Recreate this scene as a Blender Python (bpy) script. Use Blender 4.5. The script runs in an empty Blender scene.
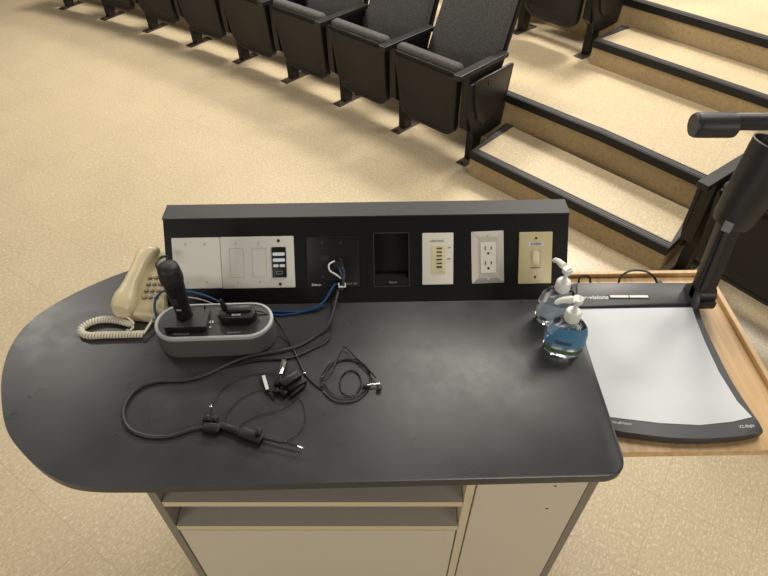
import bpy, bmesh, math, random
from mathutils import Vector, Matrix
PI = math.pi
R = math.radians
random.seed(7)
S = bpy.context.scene
C = S.collection

# ------------------------------------------------------------------ camera
cam_data = bpy.data.cameras.new('camera')
cam_data.sensor_width = 36.0
cam_data.lens = 577.0 / 768.0 * 36.0
cam_data.clip_start = 0.02
cam = bpy.data.objects.new('camera', cam_data)
cam.location = (0, 0, 1.94)
cam.rotation_euler = (R(90 - 44.7), 0, 0)
C.objects.link(cam)
S.camera = cam

# ------------------------------------------------------------------ world, lights, exposure
w = bpy.data.worlds.new('room_light')
S.world = w
w.use_nodes = True
w.node_tree.nodes['Background'].inputs[0].default_value = (1.0, 0.95, 0.87, 1)
w.node_tree.nodes['Background'].inputs[1].default_value = 0.14

def area(name, loc, size, power, color=(1.0, 0.94, 0.84), target=None):
    d = bpy.data.lights.new(name, 'AREA')
    d.shape = 'RECTANGLE'
    d.size, d.size_y = size
    d.energy = power
    d.color = color
    o = bpy.data.objects.new(name, d)
    o.location = loc
    if target is not None:
        o.rotation_euler = (Vector(target) - Vector(loc)).to_track_quat('-Z', 'Y').to_euler()
    C.objects.link(o)
    return o
# ceiling fixtures of the lecture room, above the seating and above the lectern; the last two are added fills
area('ceiling_or_fill_light', (2.0, 5.4, 3.9), (1.2, 0.6), 240)
area('ceiling_or_fill_light', (-1.2, 5.2, 3.8), (1.2, 0.6), 150)
area('ceiling_or_fill_light', (4.6, 5.0, 4.2), (1.2, 0.6), 120)
area('ceiling_or_fill_light', (1.1, 1.9, 3.7), (1.6, 1.0), 44)
area('ceiling_or_fill_light', (-3.0, 3.4, 3.8), (1.2, 0.6), 36)
area('ceiling_or_fill_light', (-3.2, -3.4, 2.5), (2.4, 1.4), 66, target=(0.2, 0.5, 0.3))  # added fill light behind the camera, brightens the cabinet front
area('ceiling_or_fill_light', (3.6, -3.2, 2.5), (2.4, 1.4), 62, target=(0.2, 0.5, 0.3))  # second added fill light, from the right behind the camera

S.view_settings.view_transform = 'Standard'
S.view_settings.look = 'None'
S.view_settings.gamma = 1.0
S.view_settings.use_curve_mapping = False
S.view_settings.exposure = 0.10

# ------------------------------------------------------------------ materials
def mat(name, color, rough=0.5, metal=0.0, spec=0.5, **kw):
    m = bpy.data.materials.new(name)
    m.use_nodes = True
    b = m.node_tree.nodes['Principled BSDF']
    b.inputs['Base Color'].default_value = (*color, 1)
    b.inputs['Roughness'].default_value = rough
    b.inputs['Metallic'].default_value = metal
    b.inputs['Specular IOR Level'].default_value = spec
    for k, v in kw.items():
        b.inputs[k.replace('_', ' ')].default_value = v
    return m

def nd(m, t, **kw):
    n = m.node_tree.nodes.new(t)
    for k, v in kw.items():
        setattr(n, k, v)
    return n

def ln(m, a, b):
    m.node_tree.links.new(a, b)

def mixc(m, fac, a, b):
    n = nd(m, 'ShaderNodeMix', data_type='RGBA')
    for sock, v in ((n.inputs[0], fac), (n.inputs[6], a), (n.inputs[7], b)):
        if hasattr(v, 'node'):
            ln(m, v, sock)
        else:
            sock.default_value = v if not isinstance(v, tuple) else (*v, 1)
    return n.outputs[2]

def ramp(m, src, stops):
    n = nd(m, 'ShaderNodeValToRGB')
    e = n.color_ramp.elements
    while len(e) > 1:
        e.remove(e[0])
    e[0].position, e[0].color = stops[0][0], (*stops[0][1], 1)
    for p, c in stops[1:]:
        x = e.new(p)
        x.color = (*c, 1)
    ln(m, src, n.inputs[0])
    return n.outputs[0]

def noise(m, vec, scale, detail=3, rough=0.55):
    n = nd(m, 'ShaderNodeTexNoise')
    n.inputs['Scale'].default_value = scale
    n.inputs['Detail'].default_value = detail
    n.inputs['Roughness'].default_value = rough
    if vec is not None:
        ln(m, vec, n.inputs['Vector'])
    return n.outputs['Fac']

def mapping(m, vec, loc=(0, 0, 0), rot=(0, 0, 0), scale=(1, 1, 1)):
    n = nd(m, 'ShaderNodeMapping')
    n.inputs['Location'].default_value = loc
    n.inputs['Rotation'].default_value = rot
    n.inputs['Scale'].default_value = scale
    ln(m, vec, n.inputs['Vector'])
    return n.outputs[0]

def bump(m, h, strength, dist=0.001):
    n = nd(m, 'ShaderNodeBump')
    n.inputs['Strength'].default_value = strength
    n.inputs['Distance'].default_value = dist
    ln(m, h, n.inputs['Height'])
    ln(m, n.outputs[0], m.node_tree.nodes['Principled BSDF'].inputs['Normal'])

def vinyl(name, base, light, dark, rough, tiles=True, flecks=0.75):
    m = mat(name, base, rough)
    b = m.node_tree.nodes['Principled BSDF']
    geo = nd(m, 'ShaderNodeNewGeometry').outputs['Position']
    T = 0.3048
    org = TILE_ORIGIN
    # tile lattice frame: lines run at 55.9 degrees
    loc = mapping(m, geo, loc=(-org[0], -org[1], 0))
    vec = mapping(m, loc, rot=(0, 0, R(-55.9)), scale=(1, 1, 1))
    big = noise(m, vec, 2.5, 2)
    f1 = noise(m, mapping(m, vec, scale=(1.0, 2.6, 1.0)), 60, 2, 0.6)
    f2 = noise(m, mapping(m, vec, scale=(2.6, 1.0, 1.0), loc=(3, 1, 0)), 52, 2, 0.6)
    c = mixc(m, ramp(m, big, [(0.35, (0, 0, 0)), (0.65, (1, 1, 1))]), base, tuple(x * 0.93 for x in base))
    c = mixc(m, ramp(m, f1, [(0.50, (0, 0, 0)), (0.72, (flecks,) * 3)]), c, light)
    c = mixc(m, ramp(m, f2, [(0.52, (0, 0, 0)), (0.74, (flecks * 0.8,) * 3)]), c, dark)
    if tiles:
        sep = nd(m, 'ShaderNodeSeparateXYZ')
        ln(m, vec, sep.inputs[0])
        outs = []
        for ax in (0, 1):
            a = nd(m, 'ShaderNodeMath', operation='DIVIDE')
            ln(m, sep.outputs[ax], a.inputs[0]); a.inputs[1].default_value = T
            r = nd(m, 'ShaderNodeMath', operation='ROUND')
            ln(m, a.outputs[0], r.inputs[0])
            s = nd(m, 'ShaderNodeMath', operation='SUBTRACT')
            ln(m, a.outputs[0], s.inputs[0]); ln(m, r.outputs[0], s.inputs[1])
            q = nd(m, 'ShaderNodeMath', operation='ABSOLUTE')
            ln(m, s.outputs[0], q.inputs[0])
            outs.append(q.outputs[0])
        mn = nd(m, 'ShaderNodeMath', operation='MINIMUM')
        ln(m, outs[0], mn.inputs[0]); ln(m, outs[1], mn.inputs[1])
        line = ramp(m, mn.outputs[0], [(0.0, (0.6,) * 3), (0.0022, (0.45,) * 3), (0.0042, (0, 0, 0))])
        c = mixc(m, line, c, tuple(x * 0.42 for x in base))
    ln(m, c, b.inputs['Base Color'])
    return m

TILE_ORIGIN = (0.9623, 0.9207, 0.0000)
M = {}
M['floor'] = vinyl('beige_vinyl_tile', (0.52, 0.42, 0.27), (0.74, 0.65, 0.48), (0.36, 0.27, 0.155), 0.34)
M['tread'] = vinyl('beige_vinyl_tread', (0.50, 0.40, 0.25), (0.68, 0.59, 0.42), (0.36, 0.27, 0.15), 0.38)
M['riser'] = vinyl('tan_vinyl_riser', (0.42, 0.31, 0.165), (0.52, 0.41, 0.24), (0.25, 0.17, 0.085), 0.45, tiles=False)

def laminate():
    m = mat('black_laminate', (0.035, 0.036, 0.040), 0.36, spec=0.5)
    b = m.node_tree.nodes['Principled BSDF']
    geo = nd(m, 'ShaderNodeNewGeometry').outputs['Position']
    n1 = noise(m, geo, 7, 6, 0.65)
    n2 = noise(m, mapping(m, geo, scale=(1, 1, 1), loc=(4, 2, 1)), 45, 4, 0.7)
    ln(m, ramp(m, n1, [(0.3, (0.036, 0.037, 0.040)), (0.7, (0.050, 0.051, 0.055))]), b.inputs['Base Color'])
    mx = nd(m, 'ShaderNodeMath', operation='ADD')
    ln(m, n1, mx.inputs[0]); ln(m, n2, mx.inputs[1])
    r = nd(m, 'ShaderNodeMapRange')
    r.inputs[1].default_value = 0.7; r.inputs[2].default_value = 1.3
    r.inputs[3].default_value = 0.26; r.inputs[4].default_value = 0.38
    ln(m, mx.outputs[0], r.inputs[0])
    ln(m, r.outputs[0], b.inputs['Roughness'])
    bump(m, n2, 0.05, 0.0004)
    return m
M['laminate'] = laminate()
M['console'] = mat('black_painted_wood', (0.005, 0.005, 0.0045), 0.42, spec=0.25)
M['rubber'] = mat('black_rubber', (0.022, 0.022, 0.022), 0.5)
def grooves():
    m = mat('grooved_black_rubber', (0.008, 0.008, 0.008), 0.5, spec=0.35)
    return m
M['nosing'] = grooves()
M['nosing_ridge'] = mat('highlight_rubber_ridge', (0.10, 0.097, 0.09), 0.5)  # ribs lightened so the nosing top carries its highlight in the colour
M['black'] = mat('black_plastic', (0.007, 0.007, 0.0075), 0.42, spec=0.3)
M['chair_plastic'] = mat('seat_shell_plastic', (0.009, 0.0085, 0.008), 0.50, spec=0.35)
M['chair_metal'] = mat('black_enamelled_steel', (0.006, 0.006, 0.006), 0.4, spec=0.35)
M['arm'] = mat('charcoal_armrest', (0.014, 0.0135, 0.013), 0.42, spec=0.4)
def fabric():
    m = mat('charcoal_fabric', (0.07, 0.068, 0.066), 0.95, spec=0.15)
    b = m.node_tree.nodes['Principled BSDF']
    tc = nd(m, 'ShaderNodeTexCoord').outputs['Object']
    n = noise(m, tc, 520, 2, 0.8)
    n2 = noise(m, tc, 190, 3, 0.7)
    mu = nd(m, 'ShaderNodeMath', operation='MULTIPLY_ADD')
    ln(m, n, mu.inputs[0]); mu.inputs[1].default_value = 0.65
    h = nd(m, 'ShaderNodeMath', operation='MULTIPLY')
    ln(m, n2, h.inputs[0]); h.inputs[1].default_value = 0.35
    ln(m, h.outputs[0], mu.inputs[2])
    ln(m, ramp(m, mu.outputs[0], [(0.38, (0.032, 0.031, 0.030)), (0.5, (0.078, 0.076, 0.072)), (0.64, (0.19, 0.185, 0.175))]), b.inputs['Base Color'])
    bump(m, n, 0.5, 0.001)
    return m
M['fabric'] = fabric()
M['pad_brown'] = mat('worn_steel_foot_plate', (0.055, 0.036, 0.024), 0.5, 0.3)
M['cream_lam'] = mat('cream_laminate', (0.64, 0.58, 0.46), 0.45)
M['taupe'] = mat('taupe_laminate', (0.24, 0.21, 0.165), 0.5)
M['shelf_grey'] = mat('grey_taupe_shelf_laminate', (0.50, 0.46, 0.40), 0.45)
M['edge_band'] = mat('cream_edge_band', (0.66, 0.57, 0.38), 0.45)
M['dark_gap'] = mat('dark_toe_kick', (0.05, 0.04, 0.03), 0.7)  # plain dark brown, used for the toe kick
def oak():
    m = mat('pale_maple', (0.66, 0.43, 0.21), 0.38)
    b = m.node_tree.nodes['Principled BSDF']
    geo = nd(m, 'ShaderNodeNewGeometry').outputs['Position']
    v = mapping(m, geo, scale=(26, 1.6, 26))
    n = noise(m, v, 3.0, 5, 0.6)
    ln(m, ramp(m, n, [(0.3, (0.52, 0.32, 0.14)), (0.5, (0.64, 0.42, 0.20)), (0.7, (0.72, 0.50, 0.26))]), b.inputs['Base Color'])
    return m
M['maple'] = oak()
M['white_plate'] = mat('ivory_white_plate', (0.76, 0.735, 0.66), 0.4)
M['line_grey'] = mat('embossed_line', (0.52, 0.49, 0.43), 0.5)
M['cream_plate'] = mat('pale_cream_plate', (0.82, 0.79, 0.68), 0.4)
M['ivory'] = mat('ivory_plastic', (0.76, 0.68, 0.42), 0.38)
M['ivory_plate'] = mat('ivory_switch_plate', (0.62, 0.53, 0.30), 0.35)
M['steel'] = mat('brushed_stainless', (0.62, 0.58, 0.51), 0.5, 0.45)
M['outlet'] = mat('warm_white_outlet', (0.86, 0.81, 0.70), 0.4)
M['cap'] = mat('lit_black_cap', (0.040, 0.041, 0.042), 0.55, spec=0.4)  # console top lightened in colour to look lit from above
M['white'] = mat('white_plastic', (0.80, 0.79, 0.74), 0.35)
M['button_lit'] = mat('backlit_look_button', (0.80, 0.92, 0.97), 0.35)  # backlit glow of the keypad buttons put into a pale colour
M['dark'] = mat('dark_slot', (0.012, 0.011, 0.010), 0.6)
M['brown_slot'] = mat('brown_slide', (0.06, 0.045, 0.02), 0.5)
M['print_dark'] = mat('printed_dark_ink', (0.09, 0.08, 0.07), 0.6)
M['print_white'] = mat('printed_white_ink', (0.72, 0.72, 0.72), 0.6)
M['print_grey'] = mat('printed_grey_ink', (0.35, 0.35, 0.35), 0.6)
M['label_white'] = mat('white_label', (0.66, 0.64, 0.62), 0.6)
M['phone'] = mat('cream_phone_plastic', (0.72, 0.61, 0.38), 0.32)
M['phone_body'] = mat('cream_phone_body', (0.66, 0.55, 0.33), 0.36)
M['key'] = mat('grey_phone_key', (0.17, 0.15, 0.115), 0.4)
M['cord'] = mat('white_coil_cord', (0.74, 0.69, 0.55), 0.4)
M['dock'] = mat('grey_dock_rubber', (0.085, 0.088, 0.086), 0.5)
M['dock_rim'] = mat('light_grey_dock_rim', (0.42, 0.43, 0.43), 0.42)
M['dock_top'] = mat('dark_dock_top', (0.022, 0.022, 0.023), 0.42)
M['mic'] = mat('matt_black_microphone', (0.005, 0.005, 0.005), 0.45)
M['mesh'] = mat('black_grille', (0.012, 0.012, 0.012), 0.55)
M['blue_cable'] = mat('blue_cable', (0.016, 0.065, 0.19), 0.4)
M['grey_cable'] = mat('dark_grey_cable', (0.040, 0.040, 0.040), 0.42)
M['black_cable'] = mat('black_cable', (0.010, 0.010, 0.010), 0.4)
M['connector'] = mat('silver_connector', (0.62, 0.60, 0.56), 0.3, 0.9)
M['visual'] = mat('charcoal_presenter_plastic', (0.050, 0.052, 0.056), 0.42)
M['visual_dark'] = mat('black_presenter_arm', (0.009, 0.009, 0.009), 0.42)
M['visual_head'] = mat('dark_grey_head', (0.020, 0.020, 0.020), 0.45)
M['rim_grey'] = mat('grey_rim', (0.22, 0.22, 0.22), 0.4)
M['worksurface'] = mat('white_working_surface', (0.66, 0.69, 0.72), 0.40)
def clear(name, col, rough=0.03):
    m = mat(name, col, rough)
    b = m.node_tree.nodes['Principled BSDF']
    b.inputs['Transmission Weight'].default_value = 1.0
    b.inputs['IOR'].default_value = 1.38
    return m
M['bottle'] = clear('clear_bottle', (0.93, 0.97, 0.99))
M['gel'] = clear('clear_gel', (0.80, 0.92, 0.99), 0.0)
M['bottle_label_blue'] = mat('blue_bottle_label', (0.10, 0.32, 0.55), 0.4, Alpha=0.5)
M['bottle_label_green'] = mat('green_bottle_label', (0.07, 0.16, 0.06), 0.4, Alpha=0.85)
M['bottle_label_pale'] = mat('pale_bottle_label', (0.52, 0.58, 0.62), 0.4, Alpha=0.55)
M['bottle_label_ink'] = mat('dark_bottle_ink', (0.07, 0.09, 0.13), 0.5)

# ------------------------------------------------------------------ mesh helpers
def link(name, bm, m, parent=None, smooth=False, **props):
    me = bpy.data.meshes.new(name)
    bmesh.ops.recalc_face_normals(bm, faces=bm.faces[:])
    if smooth:
        for f in bm.faces:
            f.smooth = True
    bm.to_mesh(me)
    bm.free()
    if smooth:
        try:
            me.set_sharp_from_angle(angle=R(40))
        except Exception:
            pass
    for x in (m if isinstance(m, list) else [m]):
        me.materials.append(x)
    o = bpy.data.objects.new(name, me)
    C.objects.link(o)
    if parent is not None:
        o.parent = parent
    for k, v in props.items():
        o[k] = v
    return o

def thing(name, label, cat, loc=(0, 0, 0), rotz=0.0, group=None):
    o = bpy.data.objects.new(name, None)
    o.empty_display_size = 0.05
    C.objects.link(o)
    o.location = loc
    o.rotation_euler = (0, 0, rotz)
    tag(o, label, cat, group)
    return o

def tag(o, label, cat, group=None):
    o['label'] = label
    o['category'] = cat
    if group:
        o['group'] = group
    return o

def BM():
    return bmesh.new()

def box(bm, c, s, rot=None, bev=0.0, seg=2):
    r = bmesh.ops.create_cube(bm, size=1.0)
    vs = r['verts']
    mt = Matrix.Translation(c) @ (rot.to_4x4() if rot is not None else Matrix.Identity(4)) @ Matrix.Diagonal((*s, 1))
    bmesh.ops.transform(bm, matrix=mt, verts=vs)
    if bev > 0:
        es = list({e for v in vs for e in v.link_edges})
        bmesh.ops.bevel(bm, geom=es, offset=bev, segments=seg, profile=0.5, affect='EDGES')
    return bm

def prism(bm, pts, h, frame=None, bev=0.0, seg=2, bev_top_only=False):
    """polygon pts (2d) extruded by h along the third axis; frame maps (a,b,c)->Vector"""
    f = frame or (lambda a, b, c: Vector((a, b, c)))
    lo = [bm.verts.new(f(a, b, 0)) for a, b in pts]
    hi = [bm.verts.new(f(a, b, h)) for a, b in pts]
    n = len(pts)
    fl = bm.faces.new(lo[::-1]); fh = bm.faces.new(hi)
    for i in range(n):
        bm.faces.new((lo[i], lo[(i + 1) % n], hi[(i + 1) % n], hi[i]))
    if bev > 0:
        es = list(fh.edges)
        if not bev_top_only:
            es += list(fl.edges)
        bmesh.ops.bevel(bm, geom=es, offset=bev, segments=seg, profile=0.5, affect='EDGES')
    return bm

def ring(bm, c, r, n, ax, ay, sq=1.0):
    return [bm.verts.new(c + ax * (r * math.cos(2 * PI * i / n)) + ay * (r * sq * math.sin(2 * PI * i / n))) for i in range(n)]

def loft(bm, rings, caps=True):
    for a, b in zip(rings, rings[1:]):
        n = len(a)
        for i in range(n):
            bm.faces.new((a[i], a[(i + 1) % n], b[(i + 1) % n], b[i]))
    if caps:
        bm.faces.new(rings[0][::-1])
        bm.faces.new(rings[-1])

def frame_of(d):
    d = d.normalized()
    up = Vector((0, 0, 1)) if abs(d.z) < 0.9 else Vector((1, 0, 0))
    a = d.cross(up).normalized()
    return a, a.cross(d).normalized()

def lathe(bm, prof, c=(0, 0, 0), axis=(0, 0, 1), n=24, sq=1.0, caps=True, ax=None):
    """prof: list of (radius, distance along axis)"""
    c = Vector(c); d = Vector(axis).normalized()
    if ax is not None:
        a = Vector(ax); b = d.cross(a).normalized()
    elif abs(d.z) > 0.999:
        a, b = Vector((1, 0, 0)), Vector((0, 1, 0))
    else:
        a, b = frame_of(d)
    rs = [ring(bm, c + d * z, max(r, 1e-5), n, a, b, sq) for r, z in prof]
    loft(bm, rs, caps)
    return bm

def spline(pts, sub=8, closed=False):
    P = [Vector(p) for p in pts]
    out = []
    n = len(P)
    rng = range(n if closed else n - 1)
    for i in rng:
        p0 = P[(i - 1) % n] if (closed or i > 0) else P[0] * 2 - P[1]
        p1 = P[i]
        p2 = P[(i + 1) % n]
        p3 = P[(i + 2) % n] if (closed or i + 2 < n) else P[n - 1] * 2 - P[n - 2]
        for k in range(sub):
            t = k / sub
            out.append(0.5 * ((2 * p1) + (p2 - p0) * t + (2 * p0 - 5 * p1 + 4 * p2 - p3) * t * t + (3 * p1 - p0 - 3 * p2 + p3) * t ** 3))
    if not closed:
        out.append(P[-1])
    return out

def tube(bm, pts, r, n=8, closed=False):
    P = [Vector(p) for p in pts]
    Q = [P[0]]
    for p in P[1:]:
        if (p - Q[-1]).length > 1e-5:
            Q.append(p)
    P = Q
    m = len(P)
    rings = []
    prev = None
    for i in range(m):
        d = (P[min(i + 1, m - 1)] - P[max(i - 1, 0)]).normalized()
        if prev is None:
            a, b = frame_of(d)
        else:
            a = (prev - d * prev.dot(d))
            if a.length < 1e-6:
                a, _ = frame_of(d)
            a.normalize()
            b = d.cross(a).normalized()
        prev = a
        rr = r[i] if isinstance(r, (list, tuple)) else r
        rings.append([bm.verts.new(P[i] + a * (rr * math.cos(2 * PI * k / n)) + b * (rr * math.sin(2 * PI * k / n))) for k in range(n)])
    loft(bm, rings, True)
    return bm

def rrect(w, h, r, n=5, cx=0.0, cy=0.0, rb=None):
    """rounded rectangle outline; r top corners radius, rb bottom corners radius"""
    rb = r if rb is None else rb
    out = []
    for (sx, sy, rr, a0) in ((1, 1, r, 0), (-1, 1, r, 90), (-1, -1, rb, 180), (1, -1, rb, 270)):
        ox, oy = cx + sx * (w / 2 - rr), cy + sy * (h / 2 - rr)
        for k in range(n + 1):
            a = R(a0 + 90 * k / n)
            out.append((ox + rr * math.cos(a), oy + rr * math.sin(a)))
    return out

def text(name, body, size, m, parent, matrix, extrude=0.0002, align='CENTER', shear=0.0, bold=0.0):
    cu = bpy.data.curves.new(name, 'FONT')
    cu.body = body
    cu.size = size
    cu.extrude = extrude
    cu.shear = shear
    cu.offset = bold
    cu.align_x = align
    cu.align_y = 'CENTER'
    tmp = bpy.data.objects.new(name, cu)
    C.objects.link(tmp)
    dg = bpy.context.evaluated_depsgraph_get()
    me = bpy.data.meshes.new_from_object(tmp.evaluated_get(dg))
    bpy.data.objects.remove(tmp)
    me.materials.clear()
    me.materials.append(m)
    o = bpy.data.objects.new(name, me)
    C.objects.link(o)
    o.parent = parent
    o.matrix_local = matrix
    return o

# ------------------------------------------------------------------ floor, terraces, steps
bm = BM()
prism(bm, [(-9, -4), (9, -4), (9, 12), (-9, 12)], 0.1, lambda a, b, c: Vector((a, b, c - 0.1)))
link('floor', bm, M['floor'], kind='structure')

# first-row standards, left to right (an arc round the lectern)
W = [(0.535, 3.10)]
for ang in (44, 42.5, 41, 38.5, 36, 34, 31.5, 29):
    x, y = W[0]
    W.insert(0, (x - 0.55 * math.cos(R(ang)), y + 0.55 * math.sin(R(ang))))

def offset_line(pts, d):
    P = [Vector(p) for p in pts]
    out = []
    for i, p in enumerate(P):
        t = (P[min(i + 1, len(P) - 1)] - P[max(i - 1, 0)]).normalized()
        out.append(p + Vector((-t.y, t.x)) * d)
    return out

E1 = [tuple(p) for p in offset_line(W, 0.30)][:-1]
E1 = [(E1[0][0] - 2.5, E1[0][1] + 1.1)] + E1 + [(0.705, 3.305), (1.175, 2.83), (1.55, 2.395), (1.78, 2.10), (2.25, 1.42), (2.6, 0.8)]
E2 = offset_line(E1[:-5], 1.02)
E2 = [tuple(p) for p in E2][:-1] + [(1.12, 4.46), (1.605, 3.985), (2.19, 3.32), (2.75, 2.62), (3.3, 1.75), (3.7, 0.9)]
E3 = [tuple(p) for p in offset_line(E2, 1.15)]

def terrace(name, edge, back, z0, z1, label_m):
    bm = BM()
    n = len(edge)
    lo = [bm.verts.new((x, y, z0)) for x, y in edge]
    hi = [bm.verts.new((x, y, z1)) for x, y in edge]
    bh = [bm.verts.new((x, y, z1)) for x, y in back]
    bl = [bm.verts.new((x, y, z0)) for x, y in back]
    for i in range(n - 1):
        f = bm.faces.new((lo[i], lo[i + 1], hi[i + 1], hi[i])); f.material_index = 1
        f = bm.faces.new((hi[i], hi[i + 1], bh[i + 1], bh[i])); f.material_index = 0
        bm.faces.new((bh[i], bh[i + 1], bl[i + 1], bl[i])).material_index = 1
        bm.faces.new((bl[i], bl[i + 1], lo[i + 1], lo[i])).material_index = 1
    bm.faces.new((lo[0], hi[0], bh[0], bl[0])).material_index = 1
    bm.faces.new((lo[-1], bl[-1], bh[-1], hi[-1])).material_index = 1
    o = link(name, bm, [M['tread'], M['riser']], kind='structure')
    return o

def nosing(pts, z, parent, side=1, width=0.052, drop=0.042):
    """rubber edging: sits on the top edge and drops over the riser; inward is +normal (left of direction)"""
    bm = BM()
    ins = [Vector(p) for p in offset_line(pts, width * side)]
    out = [Vector(p) for p in offset_line(pts, -0.006 * side)]
    n = len(pts)
    prof = []
    for i in range(n):
        o_, i_ = out[i], ins[i]
        d = (o_ - i_)
        u = d / d.length
        def pt(k, zz): return bm.verts.new((i_.x + u.x * k, i_.y + u.y * k, zz))
        L = d.length
        row = [pt(0, z), pt(0, z + 0.003), pt(L - 0.004, z + 0.004), pt(L, z + 0.001), pt(L, z - drop), pt(L - 0.0055, z - drop), pt(L - 0.0055, z)]
        prof.append(row)
    for a, b in zip(prof, prof[1:]):
        k = len(a)
        for j in range(k):
            bm.faces.new((a[j], a[(j + 1) % k], b[(j + 1) % k], b[j]))
    bm.faces.new(prof[0]); bm.faces.new(prof[-1][::-1])
    o = link('step_nosing', bm, M['nosing'], parent)
    # raised ribs along the top
    for f in (0.1, 0.35, 0.6):
        bm = BM()
        for i in range(n - 1):
            a = ins[i].lerp(out[i], f); b = ins[i + 1].lerp(out[i + 1], f)
            a2 = ins[i].lerp(out[i], f + 0.10); b2 = ins[i + 1].lerp(out[i + 1], f + 0.10)
            vs = []
            for zz in (z + 0.002, z + 0.0056):
                vs.append([bm.verts.new((p.x, p.y, zz)) for p in (a, b, b2, a2)])
            loft(bm, vs)
        bmesh.ops.remove_doubles(bm, verts=bm.verts[:], dist=0.0003)
        link('nosing_rib', bm, M['nosing_ridge'], o)
    return o

Z1, Z2 = 0.33, 0.635
t1 = terrace('floor_terrace_lower', E1, [tuple(p) for p in offset_line(E1, 1.35)], 0.0, Z1, None)
nosing(E1, Z1, t1)
t2 = terrace('floor_terrace_upper', E2, [tuple(p) for p in offset_line(E2, 1.3)], 0.0, Z2, None)
nosing(E2, Z2, t2)

def aisle_step(corners, z0, z1, nose_pts):
    bm = BM()
    prism(bm, corners, z1 - z0, lambda a, b, c: Vector((a, b, z0 + c)))
    bm.normal_update()
    for f in bm.faces:
        f.material_index = 0 if f.normal.z > 0.5 else 1
    o = link('aisle_step', bm, [M['tread'], M['riser']], kind='structure')
    for p in nose_pts:
        nosing(p, z1, o)
    return o
a_, b_, c_, d_ = (0.502, 2.925), (1.345, 2.068), (1.60, 2.325), (0.755, 3.245)
aisle_step([a_, b_, c_, d_], 0.0, 0.155, [[d_, a_, b_, (1.575, 2.30)]])
a_, b_, c_, d_ = (1.338, 3.715), (2.165, 2.80), (2.43, 3.03), (1.60, 3.98)
aisle_step([a_, b_, c_, d_], Z1, 0.48, [[(1.585, 3.955), a_, b_, (2.40, 3.0)]])

# ------------------------------------------------------------------ auditorium seats
XY = lambda x, s, z: Vector((x, -s, z))      # s = forward (towards the lectern)
def seat_outline(w0, w1, z0, z1, rt, rb, cx):
    """top wide w1 at z1, bottom w0 at z0, rounded corners"""
    h = z1 - z0
    pts = rrect(1.0, h, rt, 6, 0, (z0 + z1) / 2, rb)
    out = []
    for (x, z) in pts:
        t = (z - z0) / h
        w = w0 + (w1 - w0) * min(1, max(0, t)) ** 0.6
        sgn = 1 if x >= 0 else -1
        # x currently within +-.5 with radii in metres: shift corners instead of scaling
        out.append((cx + sgn * (w / 2 - (0.5 - abs(x))), z))
    return out

def curved_panel(bm, outline, s_of_z, thick, bev, inset=None):
    """panel whose front follows s_of_z and goes back by thick"""
    pts = outline
    zs = sorted({round(z, 4) for _, z in pts})
    lo = [bm.verts.new(XY(x, s_of_z(z) - thick, z)) for x, z in pts]
    hi = [bm.verts.new(XY(x, s_of_z(z), z)) for x, z in pts]
    n = len(pts)
    for i in range(n):
        bm.faces.new((lo[i], lo[(i + 1) % n], hi[(i + 1) % n], hi[i]))
    # fill both sides in horizontal strips (outline is symmetric: pair left and right by height)
    def fill(vs, flip):
        right = [v for v, (x, z) in zip(vs, pts) if x >= CX]
        left = [v for v, (x, z) in zip(vs, pts) if x < CX]
        right.sort(key=lambda v: -v.co.z); left.sort(key=lambda v: -v.co.z)
        fs = []
        for i in range(min(len(right), len(left)) - 1):
            q = (right[i], left[i], left[i + 1], right[i + 1])
            fs.append(bm.faces.new(q[::-1] if flip else q))
        return fs
    CX = sum(p[0] for p in pts) / n
    ff = fill(hi, False)
    fill(lo, True)
    bm.normal_update()
    if inset:
        r = bmesh.ops.inset_region(bm, faces=ff, thickness=inset[0], depth=0)
        r2 = bmesh.ops.inset_region(bm, faces=ff, thickness=0.004, depth=-inset[1])
    if bev:
        es = [e for e in bm.edges if len(e.link_faces) == 2 and e.calc_face_angle(0) > 1.2]
        bmesh.ops.bevel(bm, geom=es, offset=bev, segments=3, profile=0.5, affect='EDGES')

def standard(parent, x, arm=True):
    bm = BM()
    prism(bm, [(a, b) for a, b in ((-0.035, 0.010), (0.035, 0.010), (0.032, 0.19), (0.12, 0.25), (0.135, 0.57), (-0.16, 0.57), (-0.17, 0.40), (-0.05, 0.20))], 0.050,
          lambda s, z, c: XY(x - 0.025 + c, s, z), bev=0.003)
    link('standard', bm, M['chair_metal'], parent)
    bm = BM()
    box(bm, XY(x, -0.01, 0.004), (0.070, 0.225, 0.008), bev=0.003)
    fpl = link('foot_plate', bm, M['pad_brown'], parent)
    for s in (-0.105, 0.085):
        bm = BM()
        lathe(bm, [(0.009, 0.0), (0.009, 0.005), (0.004, 0.007)], XY(x, s, 0.008), n=8)
        link('bolt', bm, M['chair_metal'], fpl)
    if arm:
        bm = BM()
        pts = rrect(0.052, 0.44, 0.006, 3)
        prism(bm, pts, 0.028, lambda a, b, c: XY(x + a, b, 0.572 + c), bev=0.003, seg=2)
        link('armrest', bm, M['arm'], parent)

def back_s(z):
    return -0.10 - 0.20 * max(0, (z - 0.45)) / 0.42 * 0.95 - 0.02

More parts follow.
